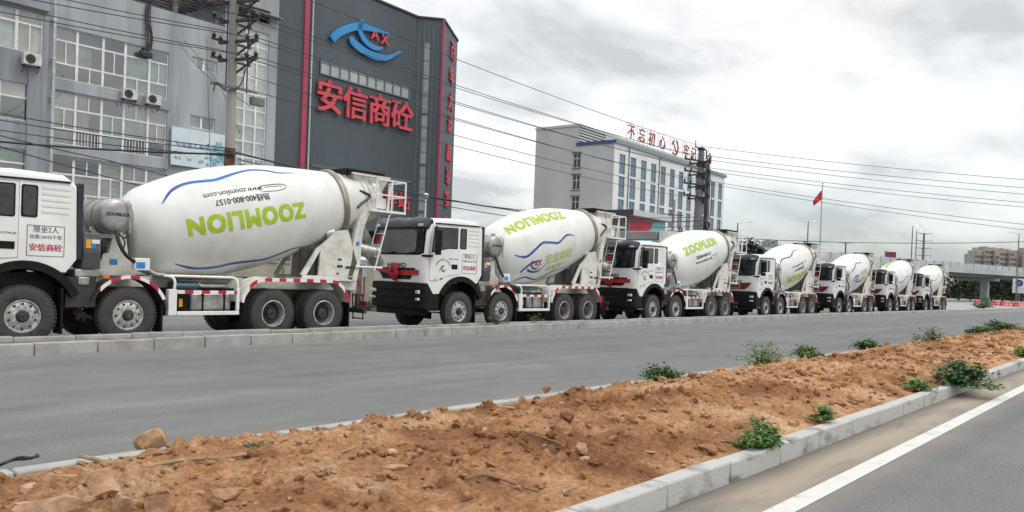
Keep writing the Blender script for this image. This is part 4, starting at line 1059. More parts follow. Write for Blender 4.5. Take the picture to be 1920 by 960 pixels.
def tree(p, h, w, lab, lm, seed, n=900, trunk=.35, ls=None, group='trees beyond the overpass'):
    rnd = random.Random(seed); t = empty('tree', p, 0, lab, 'tree', group)
    b = MB(); r = h*.03; top = h*.6; b.sweep([(0, 0, -.2), (rnd.gauss(0, .1), 0, top*.5), (rnd.gauss(0, .2), rnd.gauss(0, .2), top)], [r, r*.75, r*.4], 8); cl = []
    for k in range(9):
        a = rnd.uniform(0, 6.28); z0 = h*rnd.uniform(trunk*.8, .6); e = Vector((math.cos(a)*w*.38*rnd.uniform(.4, 1), math.sin(a)*w*.38*rnd.uniform(.4, 1), h*rnd.uniform(trunk+.1, .9)))
        b.sweep([(0, 0, z0), (e.x*.5, e.y*.5, (z0+e.z)/2+h*.03), e], [r*.4, r*.28, r*.1], 5); cl.append((e, rnd.uniform(.6, 1.2)))
    b.build('trunk', BARK, t, smooth=50)
    f = MB(); ls = ls or h*.05
    for k in range(14): cl.append((Vector((rnd.gauss(0, w*.22), rnd.gauss(0, w*.22), h*rnd.uniform(trunk+.12, .92))), rnd.uniform(.6, 1.3)))
    for k in range(n):
        c, s = rnd.choice(cl); c = c+Vector((rnd.gauss(0, 1), rnd.gauss(0, 1), rnd.gauss(0, .75)))*w*.085*s
        if c.z < h*trunk*.7: continue
        a = rnd.uniform(0, 6.28); L = ls*rnd.uniform(.5, 1.3); u1 = Vector((math.cos(a), math.sin(a), rnd.gauss(0, .6))).normalized(); v1 = u1.cross(Vector((rnd.gauss(0, .6), rnd.gauss(0, .6), 1))).normalized()*L*.4
        f.quad(c, c+u1*L*.5+v1, c+u1*L, c+u1*L*.5-v1)
    f.build('crown', lm, t, fix=False)

# ================================================================ buildings
FRAMEW = mat('window_frame_white', (.74, .75, .73), .5, var=.12, scale=2)
PANE = glass_mat('window_glass', (.80, .86, .83), .17)
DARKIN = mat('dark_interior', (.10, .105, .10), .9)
CURT = [mat('curtain_grey', (.66, .65, .61), .9, var=.3, scale=1.2), mat('curtain_beige', (.58, .53, .46), .9, var=.3, scale=1.2), mat('curtain_green', (.56, .64, .58), .9, var=.25, scale=1.2)]
def panel_with_holes(b, o, ud, x0, x1, z0, z1, holes, depth):
    """wall face in the plane through o along ud (horizontal); holes are (xa, xb, za, zb); reveals go depth behind"""
    ud = Vector(ud).normalized(); nn = Vector((-ud.y, ud.x, 0)); o = Vector(o)
    P = lambda u, z, d=0: tuple(o+ud*u+nn*d+Vector((0, 0, z)))
    us = sorted({x0, x1, *[h[0] for h in holes], *[h[1] for h in holes]}); zs = sorted({z0, z1, *[h[2] for h in holes], *[h[3] for h in holes]})
    for i in range(len(us)-1):
        for j in range(len(zs)-1):
            c, d = (us[i]+us[i+1])/2, (zs[j]+zs[j+1])/2
            if any(h[0] < c < h[1] and h[2] < d < h[3] for h in holes): continue
            b.quad(P(us[i], zs[j]), P(us[i+1], zs[j]), P(us[i+1], zs[j+1]), P(us[i], zs[j+1]))
    for (a, c, d, e) in holes:
        b.quad(P(a, d), P(a, e), P(a, e, depth), P(a, d, depth)); b.quad(P(c, e), P(c, d), P(c, d, depth), P(c, e, depth))
        b.quad(P(a, d, depth), P(c, d, depth), P(c, d), P(a, d)); b.quad(P(a, e), P(c, e), P(c, e, depth), P(a, e, depth))
def strip_quads(b, o, ud, pts): pass
WALLG = mat('painted_wall_grey', (.31, .335, .365), .8, col2=(.20, .215, .235), scale=.8, lo=.35, hi=.6, world=True, stretch=(1, 1, .12), bump=.1, bscale=12)
WALLG2 = mat('painted_wall_pale', (.375, .40, .43), .8, col2=(.25, .268, .285), scale=.8, lo=.33, hi=.58, world=True, stretch=(1, 1, .12))
FY = 46.0
def window(parent, x0, x1, z0, z1, cols, rows, seed, curtains=.6, bars=False, open_at=None, fw=.10, y=FY):
    rnd = random.Random(seed); b = MB(); y0, y1 = y+.10, y+.17
    cols = [x0]+cols+[x1]; rows = [z0]+rows+[z1]
    for c in cols: 
        w = fw*1.35; b.box(max(x0, c-w/2), min(x1, c+w/2), y0, y1, z0, z1)
    for r in rows: b.box(x0, x1, y0+.004, y1-.004, max(z0, r-fw*.45), min(z1, r+fw*.45))
    for i in range(len(cols)-1):        # sliding sash bars
        for j in range(len(rows)-1):
            if rows[j+1]-rows[j] > .75 and cols[i+1]-cols[i] > 1.0 and (i+j) % 2: b.box((cols[i]+cols[i+1])/2-.03, (cols[i]+cols[i+1])/2+.03, y0+.01, y1-.01, rows[j], rows[j+1])
            if bars and j == 0 and (i % 2 == 1 or bars == 2):
                n = int((cols[i+1]-cols[i])/.16)
                for k in range(1, n): xx = cols[i]+(cols[i+1]-cols[i])*k/n; b.box(xx-.016, xx+.016, y0-.03, y0-.004, rows[j], rows[j+1])
    f = b.build('window', FRAMEW, parent)
    p = MB(); p.quad((x0, y+.14, z0), (x1, y+.14, z0), (x1, y+.14, z1), (x0, y+.14, z1)); p.build('pane', PANE, f)
    # room behind
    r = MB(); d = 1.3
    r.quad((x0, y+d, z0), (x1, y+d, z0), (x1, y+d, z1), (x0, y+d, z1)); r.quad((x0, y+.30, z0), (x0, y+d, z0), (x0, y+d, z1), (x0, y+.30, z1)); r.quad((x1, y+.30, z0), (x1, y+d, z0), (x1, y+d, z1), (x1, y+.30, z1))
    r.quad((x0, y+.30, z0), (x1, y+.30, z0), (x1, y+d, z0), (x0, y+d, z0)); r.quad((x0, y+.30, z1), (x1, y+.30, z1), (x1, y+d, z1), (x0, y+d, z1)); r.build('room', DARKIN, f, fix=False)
    # curtains
    for i in range(len(cols)-1):
        if rnd.random() > curtains+.25: continue
        a, c = cols[i], cols[i+1]
        if rnd.random() < .35: c = a+(c-a)*rnd.uniform(.4, .7)
        zb = z0 if rnd.random() < .6 else rows[1]; zt = z1 if rnd.random() < .6 or len(rows) < 4 else rows[-2]
        q = MB(); n = max(8, int((c-a)*22))
        for k in range(n+1):
            xx = a+(c-a)*k/n; yy = y+.26+.03*math.sin(k*1.9+rnd.random()*.8); q.v += [(xx, yy, zb), (xx, yy, zt)]
        for k in range(n): q.f.append([2*k, 2*k+2, 2*k+3, 2*k+1]); q.mi.append(0)
        q.build('curtain', rnd.choice(CURT), f, fix=False)
    return f
def grey_building():
    t = empty('office_building', (0, 0, 0), 0, 'old grey-blue building with big white-framed windows behind the nearest truck', 'building')
    bay = [(16.38, 22.5, 11.16, 13.88), (16.38, 22.5, 7.72, 10.48), (16.38, 22.5, 4.28, 7.0)]
    wing = [(11.2, 15.72, 12.10, 14.2), (11.2, 15.14, 8.58, 10.48), (11.2, 15.12, 5.0, 7.12)]
    small = [(23.9, 25.5, 13.32, 14.03), (23.9, 25.5, 9.80, 10.54)]
    stair = (26.70, 29.05, 3.4, 16.62)
    b = MB(); o = (0, FY, 0)
    panel_with_holes(b, o, (1, 0, 0), 16.0, 25.95, -.05, 16.3, bay+small, .30)
    panel_with_holes(b, o, (1, 0, 0), 25.95, 29.72, -.05, 19.4, [stair, (26.4, 29.1, 17.25, 18.1)], .30)
    b.quad((25.95, FY, 16.3), (25.95, FY+8, 16.3), (25.95, FY+8, 19.4), (25.95, FY, 19.4)); b.quad((29.72, FY, 0), (29.72, FY+8, 0), (29.72, FY+8, 19.4), (29.72, FY, 19.4))
    b.quad((25.95, FY, 19.4), (29.72, FY, 19.4), (29.72, FY+8, 19.4), (25.95, FY+8, 19.4)); b.quad((16, FY+.3, 16.3), (25.95, FY+.3, 16.3), (25.95, FY+12, 15.8), (16, FY+12, 15.8)); b.quad((16, FY, 16.3), (25.95, FY, 16.3), (25.95, FY+.3, 16.3), (16, FY+.3, 16.3))
    b.quad((26.4, FY+3, 17.2), (29.1, FY+3, 17.2), (29.1, FY+3, 18.2), (26.4, FY+3, 18.2))
    for z in (11.16, 7.72): b.box(16.25, 22.62, FY-.06, FY-.002, z-.62, z-.04)
    b.build('wall', WALLG2, t, fix=False)
    b = MB(); panel_with_holes(b, (0, FY-.25, 0), (1, 0, 0), 2, 15.98, -.05, 17.6, wing, .55); b.quad((15.98, FY-.25, 0), (15.98, FY+.0, 0), (15.98, FY, 17.6), (15.98, FY-.25, 17.6)); b.quad((2, FY-.25, 17.6), (15.98, FY-.25, 17.6), (15.98, FY+10, 17.6), (2, FY+10, 17.6))
    b.quad((15.98, FY, 16.3), (15.98, FY+10, 16.3), (15.98, FY+10, 17.6), (15.98, FY, 17.6))
    b.box(2, 15.9, FY-.55, FY-.252, 14.35, 14.62); b.box(15.05, 15.6, FY-.33, FY-.252, .5, 11.6)
    b.build('wall', WALLG, t, fix=False)
    M = [17.50, 18.85, 20.05, 21.42]
    window(t, *bay[0][:2], *bay[0][2:], M, [11.98, 13.18], 1, .55)
    window(t, *bay[1][:2], *bay[1][2:], M, [8.55, 9.62], 2, .85, bars=1)
    window(t, *bay[2][:2], *bay[2][2:], M, [5.1, 6.15], 3, .7)
    window(t, *wing[0][:2], *wing[0][2:], [12.4, 13.3, 14.5], [13.55], 4, .8, y=FY-.25)
    window(t, *wing[1][:2], *wing[1][2:], [12.5, 13.8], [9.75], 5, .5, y=FY-.25)
    window(t, *wing[2][:2], *wing[2][2:], [12.5, 13.8], [6.4], 6, .6, y=FY-.25)
    window(t, *small[0][:2], *small[0][2:], [24.7], [], 7, .3); window(t, *small[1][:2], *small[1][2:], [24.65], [], 8, .3)
    window(t, *stair[:2], *stair[2:], [27.5, 28.3], [3.4+1.02*k for k in range(1, 13)], 9, .75, bars=2, fw=.10)
    # downpipes
    b = MB(); b.sweep([(16.2, FY-.33, 0), (16.2, FY-.33, 15.6)], .06, 8); b.sweep([(16.35, FY-.12, 0), (16.35, FY-.12, 14.8)], .035, 6)
    for z in range(2, 16, 2): b.box(16.1, 16.3, FY-.4, FY-.1, z, z+.06)
    b.build('downpipe', mat('pipe_pale', (.52, .54, .53), .5, var=.2, scale=2), t, smooth=40)
    # terrace canopy
    b = MB()
    for x in (22.75, 25.3): b.box(x, x+.22, FY+.05, FY+.27, 16.305, 17.5)
    for k in range(9): b.bar((22.2, FY-.3+k*.75, 17.62+.06*k), (29.6, FY-.3+k*.75, 17.66+.06*k), .07, .12)
    for x in (22.4, 24.6, 26.9): b.bar((x, FY-.5, 17.45), (x, FY+6.5, 17.95), .12, .16)
    cn = b.build('canopy', mat('canopy_steel', (.15, .135, .13), .6, var=.3, scale=2), t)
    b = MB(); b.obox((25.9, FY+2.9, 17.98), (1, 0, 0), (0, 1, .08), (0, -.08, 1), 3.8, 3.5, .02); cs = mat('canopy_sheet', (.55, .54, .52), .6); cs.node_tree.nodes['Principled BSDF'].inputs['Transmission Weight'].default_value = .6; b.build('canopy_sheet', cs, cn)
    b = MB(); b.box(28.3, 28.95, FY+1.2, FY+1.6, 17.25, 17.8); b.build('red_door', REDL, t)
grey_building()
def ac_unit(x, z, lab, y=FY):
    t = empty('air_conditioner', (x, y, z-.05), 0, lab, 'air conditioner', 'air conditioners hung on the grey wall')
    b = MB(); b.box(-.42, .42, -.46, -.14, 0, .58); b.build('casing', mat('ac_casing', (.60, .60, .575), .5, var=.2, scale=4), t, bevel=.02)
    b = MB(); b.lathe((-.10, -.462, .29), (0, -1, 0), [(0, .235), (.012, .235), (.012, .205), (.002, .2), (.002, .06), (.012, .05), (.012, .005)], 24, caps=False); 
    for k in range(6): a = k*math.pi/6; b.bar((-.10-.2*math.cos(a), -.470, .29-.2*math.sin(a)), (-.10+.2*math.cos(a), -.470, .29+.2*math.sin(a)), .008)
    b.build('fan_grille', mat('ac_grille', (.035, .035, .037), .6), t)
    for xx in (-.35, .33): b = MB(); b.bar((xx, -.5, -.03), (xx, 0, -.03), .04); b.bar((xx, -.45, -.05), (xx, -.0, -.35), .03); b.build('bracket', CHAS, t)
ac_unit(15.1, 11.45, 'air conditioner under the top-left window, left of the downpipe', FY-.25)
ac_unit(13.15, 7.85, 'air conditioner cut by the left edge, lowest on the grey wall', FY-.25)
ac_unit(20.15, 10.72, 'left one of two air conditioners between the big window bands'); ac_unit(21.5, 10.68, 'right one of two air conditioners between the big window bands')
def wall_bundle():
    t = empty('cable_bundle', (21.2, FY, 13.4), 0, 'thick black cable bundle hanging down the grey wall from the parapet', 'cable bundle')
    b = MB(); rnd = random.Random(3)
    for k in range(9):
        x = rnd.uniform(-.14, .14); b.sweep(smooth_pts([(x, -.1, 2.95), (x*1.2-.05, -.14, 2.0), (x*1.6+rnd.uniform(-.1, .25), -.16, 1.0), (x+rnd.uniform(-.15, .1), -.15, .1)], 5), .028, 6)
    b.build('cable', HOSE, t, smooth=50)
    b = MB(); b.box(-.5, .2, -.32, -.02, -.15, .18); b.build('splice_box', HOSE, t, bevel=.05)
wall_bundle()
def billboard():
    t = empty('billboard', (24.48, FY-.16, 8.5), 0, 'pale blue advertising board with teal splashes on the grey wall by the pole', 'billboard')
    b = MB(); b.box(-1.78, 1.78, -.06, .06, -1.10, 1.13); b.build('board', mat('board_pale', (.66, .71, .74), .4, col2=(.56, .64, .69), scale=1), t)
    tm = mat('board_teal', (.03, .17, .25), .4, col2=(.25, .50, .56), scale=3); b = MB(); rnd = random.Random(5)
    for k in range(90):
        x = 1.72-abs(rnd.gauss(0, .75)); z = -.15+rnd.gauss(0, .5)-.28*(1.7-x)
        if not (-.2 < x < 1.7 and -1.0 < z < .85): continue
        a = rnd.uniform(0, 6.28); r = rnd.uniform(.05, .22); n = 5; b.quad(*[(x+r*rnd.uniform(.5, 1.3)*math.cos(a+i*6.28/n), -.066-.0015*k/3, z+r*.6*rnd.uniform(.5, 1.3)*math.sin(a+i*6.28/n)) for i in range(n)])
    b.build('splash_print', tm, t, fix=False)
    b = MB(); [put_text(b, text('专业加工海绵', .36, 0), (-.50+dx, -.064-dx*.05, .12)) for dx in (0, .012)]; b.build('lettering', mat('board_blue', (.02, .10, .30), .4), t)
    b = MB(); put_text(b, text('地址', .22, 0), (-1.4, -.064, -.36)); put_text(b, text('电话', .22, 0), (-1.4, -.064, -.68)); put_text(b, text('138', .22, 0), (-.72, -.064, -.70)); b.build('lettering', INK, t)
billboard()

# ---------------------------------------------------------------- dark tower
def ribbed(name, col, period, ud):
    m = bpy.data.materials.new(name); m.use_nodes = True; nt = m.node_tree; N = nt.nodes; L = nt.links; p = N['Principled BSDF']; p.inputs['Roughness'].default_value = .55
    g = N.new('ShaderNodeNewGeometry'); d = N.new('ShaderNodeVectorMath'); d.operation = 'DOT_PRODUCT'; L.new(g.outputs['Position'], d.inputs[0]); d.inputs[1].default_value = ud
    s = N.new('ShaderNodeMath'); s.operation = 'MULTIPLY'; L.new(d.outputs['Value'], s.inputs[0]); s.inputs[1].default_value = 2*math.pi/period
    si = N.new('ShaderNodeMath'); si.operation = 'SINE'; L.new(s.outputs[0], si.inputs[0])
    b = N.new('ShaderNodeBump'); b.inputs['Strength'].default_value = .55; b.inputs['Distance'].default_value = .04; L.new(si.outputs[0], b.inputs['Height']); L.new(b.outputs[0], p.inputs['Normal'])
    nz = N.new('ShaderNodeTexNoise'); nz.inputs['Scale'].default_value = .25; nz.inputs['Detail'].default_value = 6
    mp = N.new('ShaderNodeMapping'); mp.inputs['Scale'].default_value = (1, 1, .4); L.new(g.outputs['Position'], mp.inputs[0]); L.new(mp.outputs[0], nz.inputs['Vector'])
    r = N.new('ShaderNodeValToRGB'); L.new(nz.outputs[0], r.inputs[0]); e = r.color_ramp.elements; e[0].position = .3; e[0].color = (*[c*.82 for c in col], 1); e[1].position = .7; e[1].color = (*[c*1.2 for c in col], 1)
    L.new(r.outputs[0], p.inputs['Base Color']); return m
T0 = Vector((29.74, 46.0, 0)); TA = R(4.3); TU = Vector((math.cos(TA), math.sin(TA), 0)); TN = Vector((-math.sin(TA), math.cos(TA), 0)); TH = 21.6
T1 = T0+TU*13.06; T2 = Vector((44.34, 45.71, 0)); T3 = Vector((49.08, 48.8, 0))
def extr_text(b, ch, size, o, right, th=.14, bold=.0):
    put_text(b, text(ch, size, bold, th/2), o, right, (0, 0, 1))
def tower():
    t = empty('batching_tower', (0, 0, 0), 0, 'tall dark ribbed-metal tower with red characters and a blue emblem', 'tower')
    pl = [T0, T1, T2, T3, Vector((47, 63, 0)), Vector((30, 62, 0))]
    cl = ribbed('dark_cladding', (.066, .084, .100), .27, TU)
    b = MB(); b.prism([(p.x, p.y) for p in pl], -.05, TH, 'xy'); b.build('wall', cl, t)
    # roof flashing
    b = MB()
    for i in range(6): p, q = pl[i], pl[(i+1) % 6]; b.bar((p.x, p.y, TH+.06), (q.x, q.y, TH+.06), .22, .14)
    b.build('roof_flashing', mat('flashing_dark', (.035, .036, .04), .5), t)
    P = lambda u, z, d=0: tuple(T0+TU*u-TN*d+Vector((0, 0, z)))
    redst = mat('red_trim', (.42, .035, .085), .5, var=.2, scale=.4, world=True)
    b = MB(); b.obox(P(2.2, TH/2, .06), TU, TN, (0, 0, 1), .19, .05, TH/2); b.build('red_stripe', redst, t)
    b = MB(); b.sweep([P(2.66, 0, .12), P(2.66, TH, .12)], .06, 8); b.build('downpipe', mat('pipe_pale', (.52, .54, .53), .5), t)
    b = MB(); b.obox(tuple(T2+Vector((-.02, -.03, TH/2))), (T3-T2), (-.55, .84, 0), (0, 0, 1), .10, .08, TH/2); b.build('red_stripe', redst, t)
    # band of pale panes
    b = MB(); n = 10
    for k in range(n+1): u = 3.5+8.8*k/n; b.obox(P(u, 15.53, .07), TU, TN, (0, 0, 1), .04, .05, .46)
    for z in (15.07, 15.99): b.obox(P(7.9, z, .07), TU, TN, (0, 0, 1), 4.44, .045, .04)
    w = b.build('window_band', mat('band_frame', (.16, .17, .18), .5), t)
    b = MB(); b.quad(P(3.5, 15.1, .04), P(12.3, 15.1, .04), P(12.3, 15.97, .04), P(3.5, 15.97, .04)); b.build('pane', mat('band_pane', (.42, .43, .44), .25, col2=(.30, .33, .34), scale=.6), w)
    b = MB(); b.obox(P(8, 8.7, .03), TU, TN, (0, 0, 1), 5.0, .025, .09); b.build('seam', mat('seam_grey', (.10, .115, .125), .5), t)
    # glazed slot on the folded fin
    D = (T2-T1); Ln = D.length; D.normalize(); DNn = Vector((D.y, -D.x, 0)); b = MB(); b2 = MB()
    Q = lambda u, z, d: tuple(T1+D*u+DNn*d+Vector((0, 0, z)))
    for (za, zb) in ((14.2, 19.7), (10.2, 14.0), (6.5, 10.0), (2.5, 6.3)):
        b.quad(Q(.58, za, .02), Q(1.02, za, .02), Q(1.02, zb, .02), Q(.58, zb, .02))
        z = za
        while z <= zb+.01: b2.obox(Q(.80, z, .03), D, DNn, (0, 0, 1), .24, .02, .035); z += (zb-za)/4
    b2.build('slot_window', mat('band_frame', (.16, .17, .18), .5), t); b.build('pane', mat('slot_pane', (.16, .20, .21), .12, col2=(.24, .28, .28), scale=.5), t, fix=False)
    # characters and emblem, each one fixed to the cladding
    REDCH = mat('red_sign', (.60, .060, .085), .45, var=.12, scale=1)
    for k, ch in enumerate('安信商砼'):
        b = MB()
        for j, dx in enumerate((-.05, 0, .05)):
            for dz in (-.03, .03): extr_text(b, ch, 2.42, P(4.26+2.40*k+dx, 13.42+dz, .20+.004*j+.002*(dz > 0)), TU, .16)
        b.build('character', REDCH, t, fix=False)
    b = MB()
    for p, w in ax_logo_strokes():
        V = MB(); stroke(V, [(q.x*3.45, q.y*1.75) for q in p], [x*2.05 for x in w], .16); V.xform(frame_m(P(7.72, 18.65, .12), TU, (0, 0, 1))); b.add(V.v, V.f)
    b.build('emblem', mat('emblem_blue', (.020, .24, .55), .4, var=.15, scale=.6), t)
    for ch, u, z in (('A', 8.35, 18.95), ('X', 9.35, 18.85)):
        b = MB()
        for j, dx in enumerate((-.03, .03)): extr_text(b, ch, 1.15, P(u+dx, z, .18+.004*j), TU, .14)
        b.build('character', REDCH, t, fix=False)
    for k, ch in enumerate('搅拌站'):
        b = MB()
        for j, dx in enumerate((-.03, .03)): extr_text(b, ch, 1.42, P(9.2+1.42*k+dx, 7.0, .16+.004*j), TU, .1)
        b.build('character', REDCH, t, fix=False)
    E3 = (T3-T2).normalized(); c = T2+E3*((T3-T2).length*.48); nn3 = Vector((E3.y, -E3.x, 0))
    for ch, py in zip('百年大计质量第一', (99, 147, 193, 236, 289, 331, 376, 412)):
        rr = ray(846-.04*(py-99), py); k = ((T2-CC).dot(nn3))/rr.dot(nn3); q = CC+rr*k
        b = MB()
        for j, dx in enumerate((-.04, .04)): extr_text(b, ch, 1.62, tuple(q+nn3*(.12+.004*j)+E3*dx), E3, .12)
        b.build('character', REDCH, t, fix=False)
tower()
def tower_lamp():
    p = ony(797, 405, 45.0); t = empty('lamp_post', (p.x, 45.0, 0), 0, 'short white post with round head in front of the dark tower fin', 'lamp post')
    b = MB(); b.sweep([(0, 0, 0), (0, 0, 7.3)], .07, 8); b.lathe((0, 0, 7.3), (0, 0, 1), [(0, .05), (.1, .22), (.3, .25), (.45, .1)], 12); b.build('post', FRAMEW, t, smooth=40)
tower_lamp()

# ---------------------------------------------------------------- white office block
def office_block():
    A = Vector((105.4, 69.5, 0)); az = R(3.58); u = Vector((math.cos(az), math.sin(az), 0)); n = Vector((-math.sin(az), math.cos(az), 0))
    t = empty('office_block', tuple(A), az, 'white five-storey office block with tall blue windows and rooftop characters', 'building')
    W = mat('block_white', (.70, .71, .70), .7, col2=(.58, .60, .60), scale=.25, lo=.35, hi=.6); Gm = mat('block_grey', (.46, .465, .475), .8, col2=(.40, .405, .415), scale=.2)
    L, D, Hh = 44.6, 15.1, 23.3
    rows = [(18.6, 21.75), (14.95, 18.2), (11.4, 14.6), (7.8, 11.0), (4.2, 7.4)]; cols = [1.75+3.63*k for k in range(12)]
    b = MB(); panel_with_holes(b, (0, 0, 0), (1, 0, 0), 0, L, 0, Hh, [(c, c+1.95, a, e) for c in cols for a, e in rows], .35)
    b.quad((L, 0, 0), (L, D, 0), (L, D, Hh), (L, 0, Hh)); b.quad((0, 0, Hh), (L, 0, Hh), (L, D, Hh), (0, D, Hh)); b.build('front_wall', W, t, fix=False)
    lrows = [(19.6, 22.0), (16.1, 18.5), (12.6, 15.0), (9.1, 11.5)]
    b = MB(); panel_with_holes(b, (0, D, 0), (0, -1, 0), 0, D, 0, Hh, [(7.5, 8.95, a, e) for a, e in lrows], .3)
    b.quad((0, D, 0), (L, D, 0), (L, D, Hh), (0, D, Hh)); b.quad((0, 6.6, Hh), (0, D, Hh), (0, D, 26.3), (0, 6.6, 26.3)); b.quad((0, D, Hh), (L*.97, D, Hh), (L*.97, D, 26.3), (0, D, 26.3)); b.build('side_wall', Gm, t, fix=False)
    b = MB(); b.box(-.15, L+.6, 6.5, D+.1, 26.3, 26.7)
    for k in range(6): b.box(.2, 8.5, 6.7, 6.8, 23.6+.45*k, 23.85+.45*k)
    b.box(8.5, L*.97, 6.6, 6.9, Hh+.01, 26.3); b.build('penthouse', mat('penthouse_grey', (.42, .43, .43), .7), t)
    b = MB(); b.box(-.22, -.004, -.25, 7.0, Hh-.15, Hh+.35); b.build('blue_fascia', mat('fascia_blue', (.025, .055, .20), .5), t)
    b = MB(); b.box(0, L+.2, -.35, -.004, Hh-.1, Hh+.42); b.box(L, L+.5, -.3, D, Hh-.1, Hh+.42); b.build('parapet', mat('parapet_teal', (.20, .26, .29), .6), t)
    fm = MB(); w0, h0 = 1.95, 3.2
    for x in (0, w0/2, w0): fm.box(max(0, x-.05), min(w0, x+.05), .12, .2, 0, h0)
    for z in (0, h0*.32, h0*.66, h0): fm.box(0, w0, .125, .195, max(0, z-.05), min(h0, z+.05))
    fr = fm.build('window', mat('block_frame', (.22, .27, .30), .5), t); pm = MB(); pm.quad((0, .16, 0), (w0, .16, 0), (w0, .16, h0), (0, .16, h0))
    pm.build('pane', mat('block_pane', (.05, .125, .19), .10, col2=(.12, .20, .26), scale=.9, lo=.4, hi=.6), fr)
    first = True
    for c in cols:
        for a, e in rows:
            f = fr if first else copy_tree(fr, t); first = False; f.location = (c, 0, a); f.scale = (1, 1, (e-a)/h0)
    for a, e in lrows:
        b = MB(); ya, yb = D-8.95, D-7.5
        b.box(.12, .2, ya, yb, a, a+.08); b.box(.12, .2, ya, yb, e-.08, e); b.box(.12, .2, ya, yb, a+(e-a)*.62, a+(e-a)*.62+.08)
        for y in (ya, (ya+yb)/2-.04, yb-.08): b.box(.12, .2, y, y+.08, a+.08, e-.08)
        f = b.build('window', FRAMEW, t); b = MB(); b.quad((.17, ya, a), (.17, yb, a), (.17, yb, e), (.17, ya, e)); b.build('pane', mat('dark_pane', (.012, .016, .018), .1), f)
        b = MB(); b.box(-.25, -.002, ya-.15, yb+.15, e+.02, e+.14); b.box(-.18, -.002, ya-.15, yb+.15, a-.14, a-.02); b.build('ledge', mat('ledge_dark', (.10, .10, .11), .6), f)
    b = MB()
    for x in (4.75, 15.6, 37.2): b.sweep([(x, -.1, 0), (x, -.1, Hh-.2)], .09, 6)
    b.build('downpipe', mat('pipe_rust', (.26, .17, .13), .6), t)
    # rooftop characters on lattice frames
    RC = mat('rooftop_red', (.36, .055, .055), .5, var=.3, scale=1.5)
    TEAL = mat('sign_frame', (.30, .31, .31), .6)
    nrm = n; inv = Matrix.Rotation(-az, 4, 'Z') @ Matrix.Translation(-A)
    def u_at(px):
        r = ray(px, 290); k = (A-CC).dot(nrm)/r.dot(nrm); return (CC+r*k-A).dot(u)
    items = list(zip('不忘初心', (1184, 1204, 1223, 1243)))+[('#', 1266)]+list(zip('牢记使命', (1288, 1302, 1317, 1332)))
    for ch, px in items:
        x = u_at(px); s = empty('roof_character', (A+u*x+n*.3+Vector((0, 0, Hh+.42))).to_tuple(), az, None, 'rooftop sign', 'red characters on the office block roof')
        nm = {'不': 'leftmost of the red rooftop characters, a tall one with three legs', '忘': 'second red rooftop character from the left, with dots at its foot', '初': 'third red rooftop character from the left, leaning', '心': 'fourth red rooftop character, low and made of dots', '#': 'red hammer and sickle emblem between the rooftop characters',
              '牢': 'first red rooftop character right of the emblem', '记': 'red rooftop character half hidden left of the big pole top', '使': 'red rooftop character half hidden behind the big pole', '命': 'rightmost of the red rooftop characters, right of the big pole'}[ch]
        s['label'] = nm
        h = 2.55 if ch != '#' else 3.0
        b = MB()
        if ch == '#':
            arc = [(.2+1.15*math.cos(a), .1+1.3*math.sin(a)) for a in np.linspace(-2.2, 1.35, 16)]; V = MB()
            stroke(V, arc, [.10+.32*math.sin(math.pi*min(1, .12+.88*(1-i/15))) for i in range(16)], .12); stroke(V, [(-.85, -1.25), (-.55, -.9)], .28, .12, .01); stroke(V, [(-.75, .95), (.95, -1.15)], .26, .12, .015); stroke(V, [(-1.15, .45), (-.35, 1.2)], .42, .12, .02)
            V.xform(frame_m((0, -.1, 2.0), (1, 0, 0), (0, 0, 1))); b.add(V.v, V.f)
        else:
            for j, dx in enumerate((0,)): put_text(b, text(ch, h, .012, .06), (dx, -.1-.004*j, 1.95), (1, 0, 0), (.10, 0, 1))
        b.build('character', RC, s, fix=False)
        b = MB(); w = 1.15
        for xx in (-w, w): b.sweep([(xx, .1, 0), (xx, .1, 3.55)], .035, 4)
        for z in (.4, 3.55): b.sweep([(-w, .1, z), (w, .1, z)], .03, 4)
        b.sweep([(-w, .1, 3.4), (-w, 2.6, .2)], .03, 4)
        b.build('frame', TEAL, s)
office_block()

